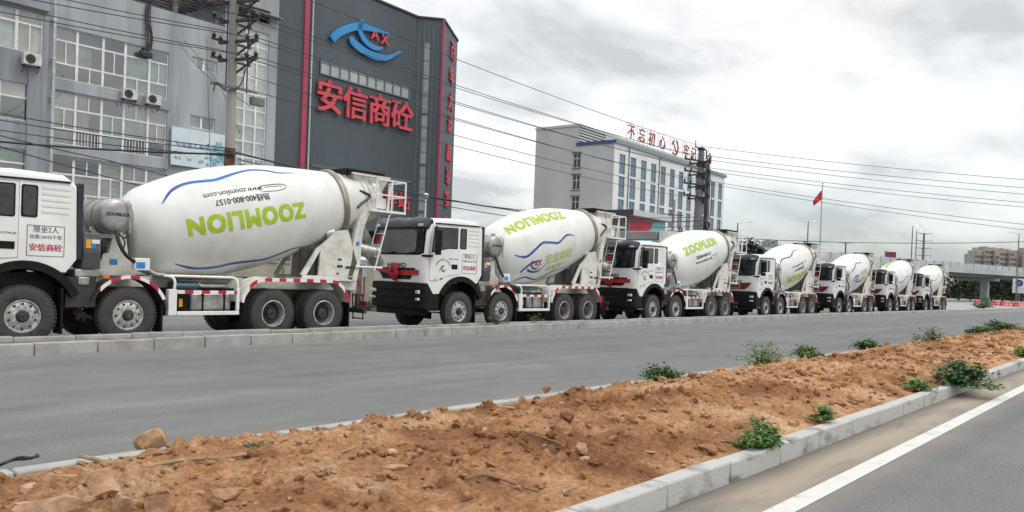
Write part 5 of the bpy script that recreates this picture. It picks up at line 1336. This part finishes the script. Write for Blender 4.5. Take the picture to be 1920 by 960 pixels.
# ================================================================ roadside compound, gate, shops
def compound():
    b = MB()
    for x0, x1, h in ((12, 21.2, 1.75), (21.25, 24.3, 1.95), (24.35, 37, 1.7)):
        b.box(x0, x1, 27.0, 27.25, 0, h); b.box(x0, x1, 26.94, 27.31, h+.003, h+.10)
    x = 12.0
    while x < 37: b.box(x, x+.35, 26.92, 26.995, 0, 1.6); x += 3.0
    tag(b.build('compound_wall', mat('wall_beige', (.40, .38, .31), .85, col2=(.29, .27, .21), scale=.9, world=True, lo=.35, hi=.6), None), 'low beige plastered wall seen between the first two trucks', 'wall')
    p = at(668, 505, 33); t = empty('notice_board', (p.x, p.y, 0), R(-25), 'small pale blue board on legs behind the first truck', 'notice board')
    b = MB(); b.box(-.42, .42, -.03, .03, p.z-.30, p.z+.30); b.build('board', mat('board_blue_pale', (.36, .47, .56), .5), t)
    b = MB(); b.box(-.40, -.34, .032, .08, 0, p.z+.2); b.box(.34, .40, .032, .08, 0, p.z+.2); b.build('leg', mat('rust_brown', (.22, .13, .09), .8, var=.4, scale=4), t)
    p = at(676, 545, 33); t = empty('rusty_frame', (p.x, p.y+.1, 0), R(-25), 'rusty brown post frame standing against the beige wall', 'frame')
    b = MB(); b.box(-.09, .09, -.06, .06, 0, 1.75); b.box(-.95, .85, -.05, .05, 1.753, 1.83); b.box(-.9, -.82, -.04, .04, 0, 1.75); b.build('post', MATS['rust_brown'], t)
    p = at(686, 478, 40); t = empty('covered_pile', (p.x, p.y, 0), 0, 'rounded pile under a white and green sheet behind the wall', 'covered pile')
    b = MB(); b.lathe((0, 0, 0), (0, 0, 1), [(0, 1.7), (.8, 1.6), (1.5, 1.35), (2.1, .9), (2.4, .45), (2.52, .03)], 18); b.build('sheet', mat('tarp_white', (.66, .68, .67), .5, var=.15, scale=2), t, smooth=60)
    b = MB(); b.lathe((0, 0, 0), (0, 0, 1), [(1.15, 1.56), (1.5, 1.38), (1.75, 1.2)], 18, caps=False); b.build('green_edge', mat('tarp_green', (.03, .20, .12), .6), t, smooth=60)
    for px, py, w, h, lab, sd in ((716, 562, 2.0, .5, 'green weeds at the foot of the beige wall beside the second truck', 31), (690, 558, 1.2, .4, 'low weeds left of the second truck bumper by the wall', 32), (880, 585, 3, .5, 'weeds behind the wheels of the second truck', 33)):
        q = at(px, py, 32); weed((q.x, q.y, 0), w, h+.3, 300, lab, LEAF[1], sd, .09)
    t = empty('storage_box', (24.9, 26.2, 0), R(4), 'grey site cabinet seen under the first truck drum', 'cabinet')
    b = MB(); b.box(-1.6, 1.6, -.6, .6, .15, 1.75); b.build('body', mat('cabinet_cream', (.50, .49, .42), .7, var=.2, scale=1.5), t, bevel=.03)
    b = MB(); b.box(-1.7, 1.7, -.7, .7, 1.753, 1.83); b.build('roof', OFFW, t)
    b = MB(); b.box(-.5, .5, -.63, -.603, .3, 1.6); b.build('door', mat('cabinet_grey', (.30, .30, .28), .6), t)
compound()
def gatehouse():
    x0, y0 = 50.4, 28.7; t = empty('gatehouse', (x0, y0, 0), 0, 'grey and white gatehouse with rounded corner and dark glass, left of the big pole', 'gatehouse')
    G = mat('gate_grey', (.30, .32, .32), .6, var=.15, scale=.6); H = 5.25
    b = MB(); b.box(-.05, .5, .6, 9.5, H-.62, H); b.box(-.05, .5, .45, 1.0, 0, H-.623); b.box(-.05, .5, 9.0, 9.5, 0, H-.623); b.build('portal_frame', G, t, bevel=.06)
    arc = [(.6-.6*math.cos(a), .6-.6*math.sin(a)) for a in np.linspace(0, math.pi/2, 7)]
    b = MB(); b.prism([(.55, .62)]+[(p[0]+.02, p[1]-.15) for p in arc]+[(9.0, -.15), (9.0, .62)], 0, H+.05, 'xy'); b.build('white_wall', mat('gate_white', (.66, .67, .66), .6, var=.1, scale=.5), t, smooth=30)
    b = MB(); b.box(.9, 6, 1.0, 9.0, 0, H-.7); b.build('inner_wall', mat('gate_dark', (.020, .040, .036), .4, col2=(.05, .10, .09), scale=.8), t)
    b = MB(); b.box(.80, .895, 1.4, 3.4, 2.4, 4.1); b.build('window', mat('gate_teal', (.16, .36, .36), .15, col2=(.08, .2, .2), scale=.7), t)
    b = MB(); b.box(-.9, .7, 3.5, 9.2, 3.5, 3.62); b.box(-.9, -.8, 3.5, 9.2, 3.62, 3.85); b.build('canopy', CHAS, t)
gatehouse()
def mural_shop():
    t = empty('roadside_shop', (72.8, 45.8, 0), R(3), 'flat-roofed shop with red and turquoise mural in front of the white office block', 'shop')
    b = MB(); b.box(0, 8.4, 0, 14, 0, 8.55); b.build('wall', mat('shop_grey', (.17, .165, .17), .8, var=.15, scale=.5), t)
    b = MB(); b.box(-.7, 9.0, -.9, 14.5, 8.56, 9.15); b.build('roof', mat('shop_roof', (.50, .50, .49), .6), t)
    b = MB(); b.box(-.72, -.70, -.9, 14.5, 8.56, 9.17); b.build('roof_edge', mat('shop_edge', (.055, .05, .055), .6), t)
    m = mat('mural_turquoise', (.10, .42, .48), .6, col2=(.24, .50, .56), scale=.5); b = MB(); b.box(0, 8.35, -.06, -.003, 1, 8.45); b.build('mural', m, t)
    rd = mat('mural_red', (.50, .035, .075), .6, col2=(.40, .02, .05), scale=.6); b = MB()
    b.prism([(.0, 1), (1.4, 1), (1.5, 5.2), (2.1, 5.8), (2.3, 6.5), (3.0, 6.3), (3.4, 7.0), (4.4, 7.1), (5.0, 7.7), (5.4, 8.4), (0, 8.4)], -.075, -.063); b.build('mural_red_patch', rd, t)
    b = MB(); b.box(5.8, 6.5, -.08, -.062, 1.2, 6.9); b.box(7.9, 8.35, -.08, -.062, 1.2, 7.0); b.build('mural_pillar', mat('mural_blue', (.05, .20, .30), .6), t)
mural_shop()

# ================================================================ poles and wires
CONC = mat('pole_concrete', (.32, .31, .28), .85, col2=(.20, .195, .175), scale=1.4, lo=.35, hi=.6, stretch=(1, 1, .2))
INS = mat('insulator_dark', (.03, .025, .025), .3)
STL = mat('galvanised', (.20, .20, .20), .55, metal=.4, var=.3, scale=3)
WIRE = mat('wire_black', (.022, .022, .024), .6)
def insulator(b, c):
    b.lathe(c, (0, 0, 1), [(0, .03), (.03, .07), (.06, .05), (.09, .085), (.13, .06), (.18, .03)], 10)
NP = Vector((13.8, 23.82, 0))
def near_pole():
    t = empty('utility_pole', tuple(NP), 0, 'round concrete utility pole with four crossarms in front of the grey building', 'utility pole')
    b = MB(); b.sweep([(-.02, 0, 0), (-.05, 0, 5.0), (-.08, 0, 11.8)], [.185, .16, .125], 18); b.build('pole', CONC, t, smooth=50)
    b = MB(); b.lathe((-.055, 0, 4.6), (0, 0, 1), [(0, .155), (0, .172), (.75, .168), (.75, .15)], 18, caps=False); b.build('rust_band', mat('pole_rust', (.17, .08, .05), .85, var=.4, scale=5), t, smooth=50)
    d = Vector((.35, -.94, 0)); 
    for z in (10.05, 9.44, 8.78, 8.20):
        b = MB(); b.bar(tuple(-d*.75+Vector((0, -.2, z))), tuple(d*.75+Vector((0, -.2, z))), .09, .09); b.bar(tuple(d*.7+Vector((0, -.2, z))), (0, 0, z-.45), .05); b.bar((-.7, .2, z), (.7, .2, z), .06)
        a = b.build('crossarm', CHAS, t)
        for q in [tuple(d*c+Vector((0, -.2, z+.045))) for c in (-.7, .35, .7)]+[(-.62, .2, z+.03), (.62, .2, z+.03)]: b = MB(); insulator(b, q); b.build('insulator', INS, a, smooth=50)
    b = MB()
    for x in (-.34, .40): b.sweep([(x, -.12, 7.2), (x, -.12, 12.2)], .022, 6)
    b.sweep(smooth_pts([(.30, -.2, 8.0), (.1, -.25, 7.4), (-.4, -.3, 7.1), (-.75, -.3, 7.3), (-.85, -.3, 7.0)], 4), .022, 6)
    b.build('riser_cable', WIRE, t, smooth=50)
    b = MB(); b.bar((-.9, -.2, 7.28), (.75, -.2, 7.28), .08); b.box(.5, .95, -.32, -.14, 6.85, 7.1); b.build('bracket', STL, t)
near_pole()
BP = Vector((46.15, 24.0, 0))
def big_pole():
    t = empty('utility_pole', tuple(BP), 0, 'thick tapered pole crowded with boxes and arms before the white office block', 'utility pole')
    b = MB(); b.sweep([(0, 0, 0), (.10, 0, 5), (.22, 0, 10.1)], [.36, .29, .18], 18); b.build('pole', mat('pole_dark_grey', (.13, .125, .145), .7, col2=(.19, .185, .195), scale=1.5), t, smooth=50)
    b = MB(); b.sweep([(.86, -.1, 0), (.98, -.1, 9.3)], [.15, .12], 10); b.build('slim_pole', mat('pole_slim', (.085, .08, .08), .7), t, smooth=50)
    for k, z in enumerate((9.35, 8.62, 7.85, 7.10)):
        b = MB(); b.bar((-1.25, .35, z), (.95, -.3, z), .10); b.bar((-.5, -1.0, z-.1), (.4, .9, z-.1), .09)
        a = b.build('crossarm', CHAS, t)
        for q in ((-1.2, .34, z+.05), (-.7, .19, z+.05), (.9, -.28, z+.05), (-.48, -.95, z-.05), (.38, .85, z-.05)): b = MB(); insulator(b, q); b.build('insulator', INS, a, smooth=50)
        b = MB(); b.box(.0+.03*k, .34, -.42, -.30, z-.46, z-.12); b.lathe((.2, 0, z-.3), (0, 0, 1), [(0, .22), (0, .305), (.22, .30), (.22, .22)], 16, caps=False); b.build('clamp_box', mat('box_dark', (.05, .045, .05), .6), t)
    b = MB(); b.sweep([(-.6, 0, 10.1), (-.6, 0, 10.55)], .03, 6); b.bar((-.6, 0, 10.15), (.9, 0, 10.15), .07); b.sweep([(.9, 0, 9.6), (.95, 0, 10.1)], .05, 6); b.lathe((.2, 0, 10.05), (0, 0, 1), [(0, .22), (.1, .25), (.2, .1)], 12); b.build('top_bracket', CHAS, t)
    b = MB(); rnd = random.Random(4)
    for k in range(4): x = rnd.uniform(.2, .75); b.sweep(smooth_pts([(x, -.35, 9.4-rnd.random()), (x+rnd.uniform(-.3, .3), -.5, 7.5), (x+rnd.uniform(-.2, .2), -.42, 5.5+rnd.random())], 5), .02, 5)
    b.lathe((.75, -.38, 5.35), (0, 1, 0), [(0, .20), (0, .27), (.1, .27), (.1, .2), (0, .2)], 18, caps=False); b.build('riser_cable', WIRE, t, smooth=50)
big_pole()
def small_pole():
    p = at(1259, 440, 72); t = empty('utility_pole', (p.x, p.y, 0), 0, 'slim short pole carrying a transformer, left of the big thick pole', 'utility pole')
    b = MB(); b.sweep([(0, 0, 0), (0.25, 0, 9.1)], [.17, .12], 10); b.build('pole', CONC, t, smooth=50)
    b = MB(); b.bar((-1.1, .2, 7.7), (1.4, -.3, 7.75), .09); b.bar((-.4, 0, 5.5), (2.4, -.4, 5.5), .10); b.bar((-.4, 0, 4.6), (2.4, -.4, 4.6), .08); b.sweep([(2.0, -.4, 0), (2.0, -.4, 5.5)], .1, 8); b.build('crossarm', CHAS, t)
    b = MB(); b.box(.5, 1.7, -.7, .15, 5.56, 6.3); b.cyl((.8, -.3, 6.3), (.8, -.3, 6.65), .08); b.cyl((1.3, -.3, 6.3), (1.3, -.3, 6.65), .08); b.build('transformer', mat('transformer_dark', (.07, .07, .065), .6), t, bevel=.05)
small_pole()
def wire(pts, r, lab, grp='overhead wires', sag=.25):
    pts = [Vector(p) for p in pts]; out = []
    for i in range(len(pts)-1):
        a, c = pts[i], pts[i+1]; n = 14; L = (c-a).length
        for k in range(n+(i == len(pts)-2)): t = k/n; out.append(a.lerp(c, t)-Vector((0, 0, 4*sag*t*(1-t)*L/30)))
    b = MB(); b.sweep(out, r, 5, caps=False); tag(b.build('overhead_wire', WIRE, smooth=60), lab, 'wire', grp)
def npz(x, y, z): return (NP.x+x, NP.y+y, z)
def bpz(x, y, z): return (BP.x+x, BP.y+y, z)
# left frame edge -> near pole -> big pole -> pole outside the right edge
for k, (lp, n_, b_, rp, lab) in enumerate([
    ((-60, -95, 23), (.2, -.9, 10.7), (.2, 0, 10.3), (2060, 347, 46), 'topmost wire, running above the office block roof to the top of the big pole'),
    ((-60, -75, 23), (-.25, .5, 9.85), (-1.15, .34, 9.7), (2060, 362, 46), 'second wire from the top at the big pole, upper one of a close pair'),
    ((-60, -58, 23), (.25, -.85, 9.52), (.9, -.28, 9.5), (2060, 375, 47), 'third wire from the top, lower one of the upper close pair'),
    ((-60, -42, 23), (-.25, .5, 9.2), (-1.15, .34, 8.98), (2060, 391, 46), 'fourth wire from the top, upper one of the middle pair'),
    ((-60, -24, 23), (.25, -.85, 8.86), (.9, -.28, 8.78), (2060, 400, 47), 'fifth wire from the top, lower one of the middle pair'),
    ((-60, -6, 23), (-.25, .5, 8.56), (-1.15, .34, 8.2), (2060, 436, 46), 'sixth wire from the top, upper one of the third pair'),
    ((-60, 10, 23), (.25, -.85, 8.25), (.9, -.28, 7.98), (2060, 447, 47), 'seventh wire from the top, lower one of the third pair')]):
    wire([at(*lp), npz(*n_), bpz(*b_), at(*rp)], .0145, lab)
wire([npz(.5, -.2, 7.75), bpz(-1.15, .34, 7.43)], .0135, 'eighth wire, ending at the lowest arm of the big pole')
wire([npz(.7, -.2, 7.3), bpz(.38, .85, 7.1)], .0135, 'ninth wire, starting from the bracket below the near pole crossarms')
for lp, n_, r, lab in (((-40, 262, 23), (0, -.3, 5.15), .032, 'thick black telephone cable sagging across the billboard to the near pole'), ((-40, 205, 23), (0, -.3, 5.32), .015, 'thin cable above the thick telephone cable at left'),
                       ((-40, 218, 23.2), (0, -.32, 5.22), .015, 'thin cable just over the thick telephone cable at left'), ((-40, 238, 23.4), (0, -.28, 5.08), .014, 'thin cable crossing the middle window band at left')):
    wire([at(*lp), npz(*n_)], r, lab, 'telephone cables', .35)
wire([at(-40, 244, 22), at(200, 300, 26), at(420, 352, 33)], .018, 'cable slanting down across the lower windows of the grey building', 'telephone cables', .2)
wire([at(-40, 262, 22.5), at(160, 320, 26), at(330, 362, 33)], .018, 'lower cable slanting down across the lower windows, behind the truck cab', 'telephone cables', .2)
wire([npz(0, -.3, 5.2), bpz(.2, -.45, 5.6)], .032, 'thick telephone cable between the two poles crossing the dark tower', 'telephone cables', .75)
wire([npz(.1, -.3, 5.0), bpz(.3, -.4, 5.3)], .018, 'thin telephone cable below the thick one crossing the dark tower', 'telephone cables', .8)
wire([npz(.1, -.3, 4.85), bpz(.3, -.4, 5.85)], .016, 'thin telephone cable over the thick one near the big pole', 'telephone cables', .6)
for (a, c, e, lab) in (((330, 70), (375, 130), (470, 200), 'thin drop wire slanting from the canopy to the near pole'), ((345, 75), (405, 150), (450, 250), 'second thin drop wire near the canopy corner'), ((388, 70), (392, 240), (396, 330), 'thin wire hanging straight down between small windows and pole')):
    b = MB(); b.sweep(smooth_pts([at(*a, 40), at(*c, 34), at(*e, 30)], 8), .014, 5, caps=False); tag(b.build('overhead_wire', WIRE), lab, 'wire', 'telephone cables')
wire([at(1352, 445, 75), at(1960, 452, 75)], .03, 'lowest thin wire just above the far trucks at right', sag=.35)

# ---------------------------------------------------------------- flag, lamps, pylons
def flagpole():
    p = at(1537, 470, 82); t = empty('flagpole', (p.x, p.y, 0), 0, 'tall thin flagpole with drooping red flag behind the fourth truck', 'flagpole')
    b = MB(); b.sweep([(0, 0, 0), (0, 0, 6), (0, 0, 12.3)], [.11, .08, .05], 8); b.lathe((0, 0, 12.3), (0, 0, 1), [(0, .03), (.08, .09), (.16, .02)], 8); b.build('pole', mat('pole_pale', (.42, .43, .44), .5, metal=.3), t, smooth=50)
    b = MB(); n = 8; RTx = Vector((-math.sin(R(-19)), math.cos(R(-19)), 0)); w = Vector((-.45, .9, 0)).normalized()
    for i in range(n+1):
        u = i/n
        for j in range(7):
            v = j/6; q = w*(.90*u*(1-.15*v))+Vector((0, 0, 11.75-1.05*v*(1-.55*u)-1.25*u**1.1))+Vector((.9, .45, 0))*(.10*math.sin(5*u+2*v)); b.v.append(tuple(q))
    for i in range(n):
        for j in range(6): b.f.append([i*7+j, (i+1)*7+j, (i+1)*7+j+1, i*7+j+1]); b.mi.append(0)
    b.build('flag', mat('flag_red', (.62, .03, .03), .7, var=.2, scale=2), t, smooth=60, fix=False)
flagpole()
def lamp(px, py_top, d, lab, side=1):
    p = at(px, 500, d); z = at(px, py_top, d).z; t = empty('street_lamp', (p.x, p.y, 0), R(20), lab, 'street lamp', 'distant street lamps')
    b = MB(); b.sweep([(0, 0, 0), (0, 0, z*.9), (0, 0, z)], [.13, .09, .06], 8); b.build('pole', STL, t, smooth=50)
    b = MB(); b.sweep(smooth_pts([(0, 0, z*.97), (side*.3, -side*.4, z), (side*.9, -side*1.3, z+.15)], 4), .05, 6); b.obox((side*1.0, -side*1.45, z+.13), (.55, -.8, 0), (.8, .55, 0), (0, 0, 1), .4, .12, .06); b.build('lamp_head', LAMP, t)
for a in ((1512, 415, 130, 'street lamp without flag, just left of the flagpole'), (1708, 424, 150, 'street lamp left of the multi-armed pylon beyond the overpass'), (1716, 432, 165, 'second thin street lamp, nearest to the multi-armed pylon'), (1908, 438, 150, 'street lamp over the overpass at the right edge', -1), (1380, 417, 100, 'thin street lamp rising behind the third truck hopper')): lamp(a[0], a[1], a[2], a[3], *a[4:])
def pylon(px, py_top, d, arms, lab):
    p = at(px, 500, d); z = at(px, py_top, d).z; t = empty('power_pylon', (p.x, p.y, 0), R(-50), lab, 'power pylon', 'distant steel power poles')
    b = MB(); b.sweep([(0, 0, 0), (0, 0, z)], [.55, .28], 10); b.build('mast', STL, t, smooth=50)
    for k in range(arms): zz = z-.3-k*(z-at(px, 492, d).z)/max(2, arms); b = MB(); b.sweep([(-2.7, 0, zz+.3), (0, 0, zz), (2.7, 0, zz+.3)], [.06, .16, .06], 6); b.sweep([(2.5, 0, zz+.25), (2.5, 0, zz-.5)], .06, 5); b.sweep([(-2.5, 0, zz+.25), (-2.5, 0, zz-.5)], .06, 5); b.build('arm', STL, t)
pylon(1730, 437, 260, 4, 'multi-armed steel power pole beyond the overpass'); pylon(1584, 455, 330, 2, 'smaller two-armed power pole between the flagpole and the fifth truck')
pylon(1507, 452, 340, 1, 'tiny power pole top peeking over the fourth truck')

# ---------------------------------------------------------------- overpass
def overpass():
    A, B = at(1640, 478, 146), at(1920, 500, 177); d = Vector((B.x-A.x, B.y-A.y, 0)).normalized(); n = Vector((-d.y, d.x, 0)); o = Vector((A.x, A.y, 0))
    if n.dot(Vector((A.x, A.y, 0))) < 0: n = -n
    t = empty('overpass', (0, 0, 0), 0, 'long grey concrete overpass crossing behind the far trucks', 'overpass'); u0, u1 = -70, 260
    C1 = mat('bridge_concrete', (.46, .465, .465), .8, col2=(.37, .375, .375), scale=.12, world=True, stretch=(1, 1, 3)); C2 = mat('bridge_girder', (.24, .24, .235), .85, var=.2, scale=.2, world=True)
    P = lambda u, v, z: tuple(o+d*u+n*v+Vector((0, 0, z)))
    def beam(b, v0, v1, z0, z1): c = P((u0+u1)/2, (v0+v1)/2, (z0+z1)/2); b.obox(c, d, n, (0, 0, 1), (u1-u0)/2, (v1-v0)/2, (z1-z0)/2)
    b = MB(); beam(b, 0, .3, 6.95, 7.95); beam(b, 11.7, 12, 6.95, 7.95); b.build('parapet', mat('barrier_grey', (.44, .48, .51), .5, var=.1, scale=.3), t)
    b = MB(); beam(b, -.6, 12.6, 6.55, 6.945); beam(b, -.62, -.5, 5.95, 6.547); b.build('deck', C1, t)
    b = MB(); beam(b, 1.6, 10.4, 5.35, 6.54); b.build('girder', C2, t)
    b = MB(); u = u0
    while u < u1: b.obox(P(u, .02, 7.5), d, n, (0, 0, 1), .06, .06, .55); u += 3
    b.build('parapet_post', STL, t)
    for u in (-40, -12, 18.2, 48, 78, 106):
        b = MB(); b.obox(P(u, 4, 2.3), d, n, (0, 0, 1), .5, .8, 2.35); b.obox(P(u, 5.5, 5.0), d, n, (0, 0, 1), .9, 4.2, .33); b.build('pier', C1, t, bevel=.1)
    for k in range(3):
        pass
overpass()
def apartments(px0, px1, tops, d, lab, colA, colB):
    A = at(px0, 490, d); B = at(px1, 490, d); t = empty('apartment_building', (A.x, A.y, 0), 0, lab, 'apartment building', 'far apartment buildings')
    u = Vector((B.x-A.x, B.y-A.y, 0)); L = u.length; u.normalize(); n = Vector((-u.y, u.x, 0)); n = n if n.dot(Vector((A.x, A.y, 0))) > 0 else -n
    W1 = mat(colA[0], colA[1], .8, var=.15, scale=.05); W2 = mat(colB[0], colB[1], .8, var=.15, scale=.05); DK = mat('far_window', (.07, .085, .10), .3)
    k = len(tops); b = MB(); b2 = MB(); b3 = MB()
    for i, ty in enumerate(tops):
        z = at((px0+px1)/2, ty, d).z; c = u*(L*(i+.5)/k)+n*(4+2*(i % 2)); bb = (b if i % 2 else b2); bb.obox(tuple(c+Vector((0, 0, z/2))), u, n, (0, 0, 1), L/k/2, 6, z/2)
        bb.obox(tuple(c+Vector((0, 0, z+.9))), u, n, (0, 0, 1), L/k/4, 2.5, .9)
        fl = 3.2; zz = 4
        while zz < z-2:
            for w in (-.27, .05, .32): b3.obox(tuple(c+u*(w*L/k)-n*5.96+Vector((0, 0, zz))), u, n, (0, 0, 1), L/k*.10, .12, .85)
            zz += fl
    b.build('wall', W1, t); b2.build('wall', W2, t); b3.build('window_bank', DK, t)
apartments(1824, 1870, [476, 469, 467, 466, 468], 520, 'pale beige apartment block above the overpass at right', ('far_beige', (.44, .40, .35)), ('far_brown', (.36, .33, .31)))
apartments(1871, 1907, [471, 470, 471, 473], 540, 'reddish brown apartment block right of the pale beige one', ('far_red', (.36, .31, .30)), ('far_tan', (.42, .37, .33)))
apartments(1914, 1960, [470, 468], 540, 'apartment block cut by the right edge above the overpass', ('far_beige', (.44, .40, .35)), ('far_red', (.36, .31, .30)))
apartments(1434, 1462, [460, 457, 459], 300, 'grey flat-roofed house between the trees and the fourth truck drum', ('far_grey', (.36, .37, .36)), ('far_grey_dark', (.28, .29, .28)))
def roof_sign():
    p = at(1671, 478, 200); t = empty('roadside_sign', (p.x, p.y, 0), R(-60), 'small dark red sign sticking up over the overpass', 'sign')
    b = MB(); b.box(-1.1, 1.1, -.15, .15, p.z-.7, p.z+.75); b.build('panel', mat('sign_maroon', (.20, .03, .05), .5), t); b = MB(); b.box(-1.5, -1.15, -.2, .2, 0, p.z+.9); b.build('post', STL, t)
roof_sign()
def round_sign():
    p = at(1911, 536, 150); t = empty('traffic_sign', (p.x, p.y, 0), R(-82), 'white traffic sign board with dark blue disc near the right edge', 'traffic sign')
    z = p.z; b = MB(); b.box(-1.05, 1.05, -.06, .06, z-1.35, z+1.35); b.build('board', mat('sign_white', (.62, .64, .68), .4), t)
    b = MB(); b.lathe((0, -.062, z+.5), (0, -1, 0), [(0, .62), (.012, .62), (.012, .01)], 24); b.build('disc', mat('sign_blue', (.02, .04, .16), .4), t)
    b = MB(); V = MB(); stroke(V, [(-.25, -.3), (.2, .28)], .14, .006); stroke(V, [(-.2, .25), (.25, -.25)], .08, .006, .002); V.xform(frame_m((0, -.076, z+.5), (1, 0, 0), (0, 0, 1))); b.add(V.v, V.f)
    for k in range(3): b.box(-.75, .75, -.07, -.062, z-.45-.3*k, z-.37-.3*k)
    b.build('sign_mark', mat('sign_ink', (.25, .28, .36), .5), t, fix=False)
    b = MB(); b.sweep([(0, .12, 0), (0, .12, z+1.2)], .11, 8); b.build('post', STL, t)
round_sign()
# red water-filled barriers, each a thing
def barriers():
    rnd = random.Random(2); R1 = mat('barrier_red', (.60, .05, .07), .5, var=.2, scale=1); R2 = mat('barrier_pink', (.66, .24, .24), .5, var=.2, scale=1)
    pts = [(1836+8.6*k, 567.2+.55*k) for k in range(11)]
    for k, (px, py) in enumerate(pts):
        if k == 1: continue
        p = onz(px, py+3.2, 0); o = None
        b = MB(); w = 1.25 if k else .9
        b.prism([(-.28, 0), (.28, 0), (.24, .2), (.12, .34), (.10, .66), (-.10, .66), (-.12, .34), (-.24, .2)], -w, w, 'yz' if False else 'xz')
        o = b.build('road_barrier', R1 if k in (0, 2, 3, 4, 6, 9) else R2, None, bevel=.03); o.location = (p.x, p.y, 0.01); o.rotation_euler = (0, 0, R(52+rnd.uniform(-8, 8)))
        tag(o, 'isolated red plastic barrier left of the green bin' if k == 0 else ('bright red plastic barrier in the row right of the green bin' if k in (2, 3, 4, 6, 9) else 'faded pink plastic barrier in the row near the right edge'), 'barrier', 'plastic road barriers')
    p = onz(1847.5, 572, 0); t = empty('green_bin', (p.x, p.y, 0), 0, 'green wheeled bin between the red barriers', 'bin'); GB = mat('bin_green', (.02, .16, .09), .5)
    b = MB(); b.prism([(-.5, .1), (.5, .1), (.6, 1.15), (-.6, 1.15)], -.5, .5); b.build('body', GB, t, bevel=.04); b = MB(); b.box(-.65, .65, -.55, .55, 1.155, 1.25); b.build('lid', GB, t, bevel=.04)
barriers()
LEAFF = [mat('leaf_tree_dark', (.028, .055, .022), .7, var=.5, scale=2), mat('leaf_tree_pale', (.07, .11, .04), .7, var=.5, scale=2)]
for (px, d, h, w, lab, m, sd_, tr) in [
    (1800, 205, 9.0, 13, 'dark green tree under the overpass, leftmost behind the last truck', 0, 1, .1), (1822, 225, 9.5, 13, 'dark green tree behind the overpass pier', 0, 2, .1), (1843, 215, 9.0, 13, 'tallest dark tree right of the overpass pier', 0, 3, .1),
    (1862, 230, 10, 14, 'wide dark tree in the middle of the gap under the overpass', 0, 4, .1), (1882, 215, 8.5, 12, 'dark green tree left of the traffic sign', 0, 5, .1), (1900, 240, 8, 13, 'paler green tree directly behind the traffic sign', 1, 6, .1), (1925, 230, 8, 13, 'pale green tree cut by the right edge under the overpass', 1, 7, .1),
    (1407, 105, 8.0, 4.6, 'dark green tree left of the fourth truck cab behind its ladder', 0, 8, .3), (1424, 108, 7.6, 3.0, 'small round dark tree beside the larger one near the fourth truck', 0, 9, .3), (1396, 112, 7.0, 4, 'dark tree half hidden behind the third truck hopper', 0, 10, .3)]:
    p = at(px, 500, d); tree((p.x, p.y, 0), h, w, lab, LEAFF[m], sd_, 1500 if d > 150 else 2200, tr, .75 if d > 150 else .5)
b = MB(); rnd = random.Random(8)
for k in range(2600):
    u = rnd.random(); p = at(1560+u*480, 540, rnd.uniform(270, 330)); c = Vector((p.x, p.y, abs(rnd.gauss(0, 2.2)))); a = rnd.uniform(0, 6.28); e = Vector((math.cos(a), math.sin(a), rnd.gauss(0, .5))); v = Vector((0, 0, 1)).cross(e)+Vector((0, 0, .8)); b.quad(c-e*.9, c-v*.5, c+e*.9, c+v*.5)
tag(b.build('undergrowth', mat('leaf_far', (.03, .052, .026), .8, var=.4, scale=.3), fix=False), kind='stuff')
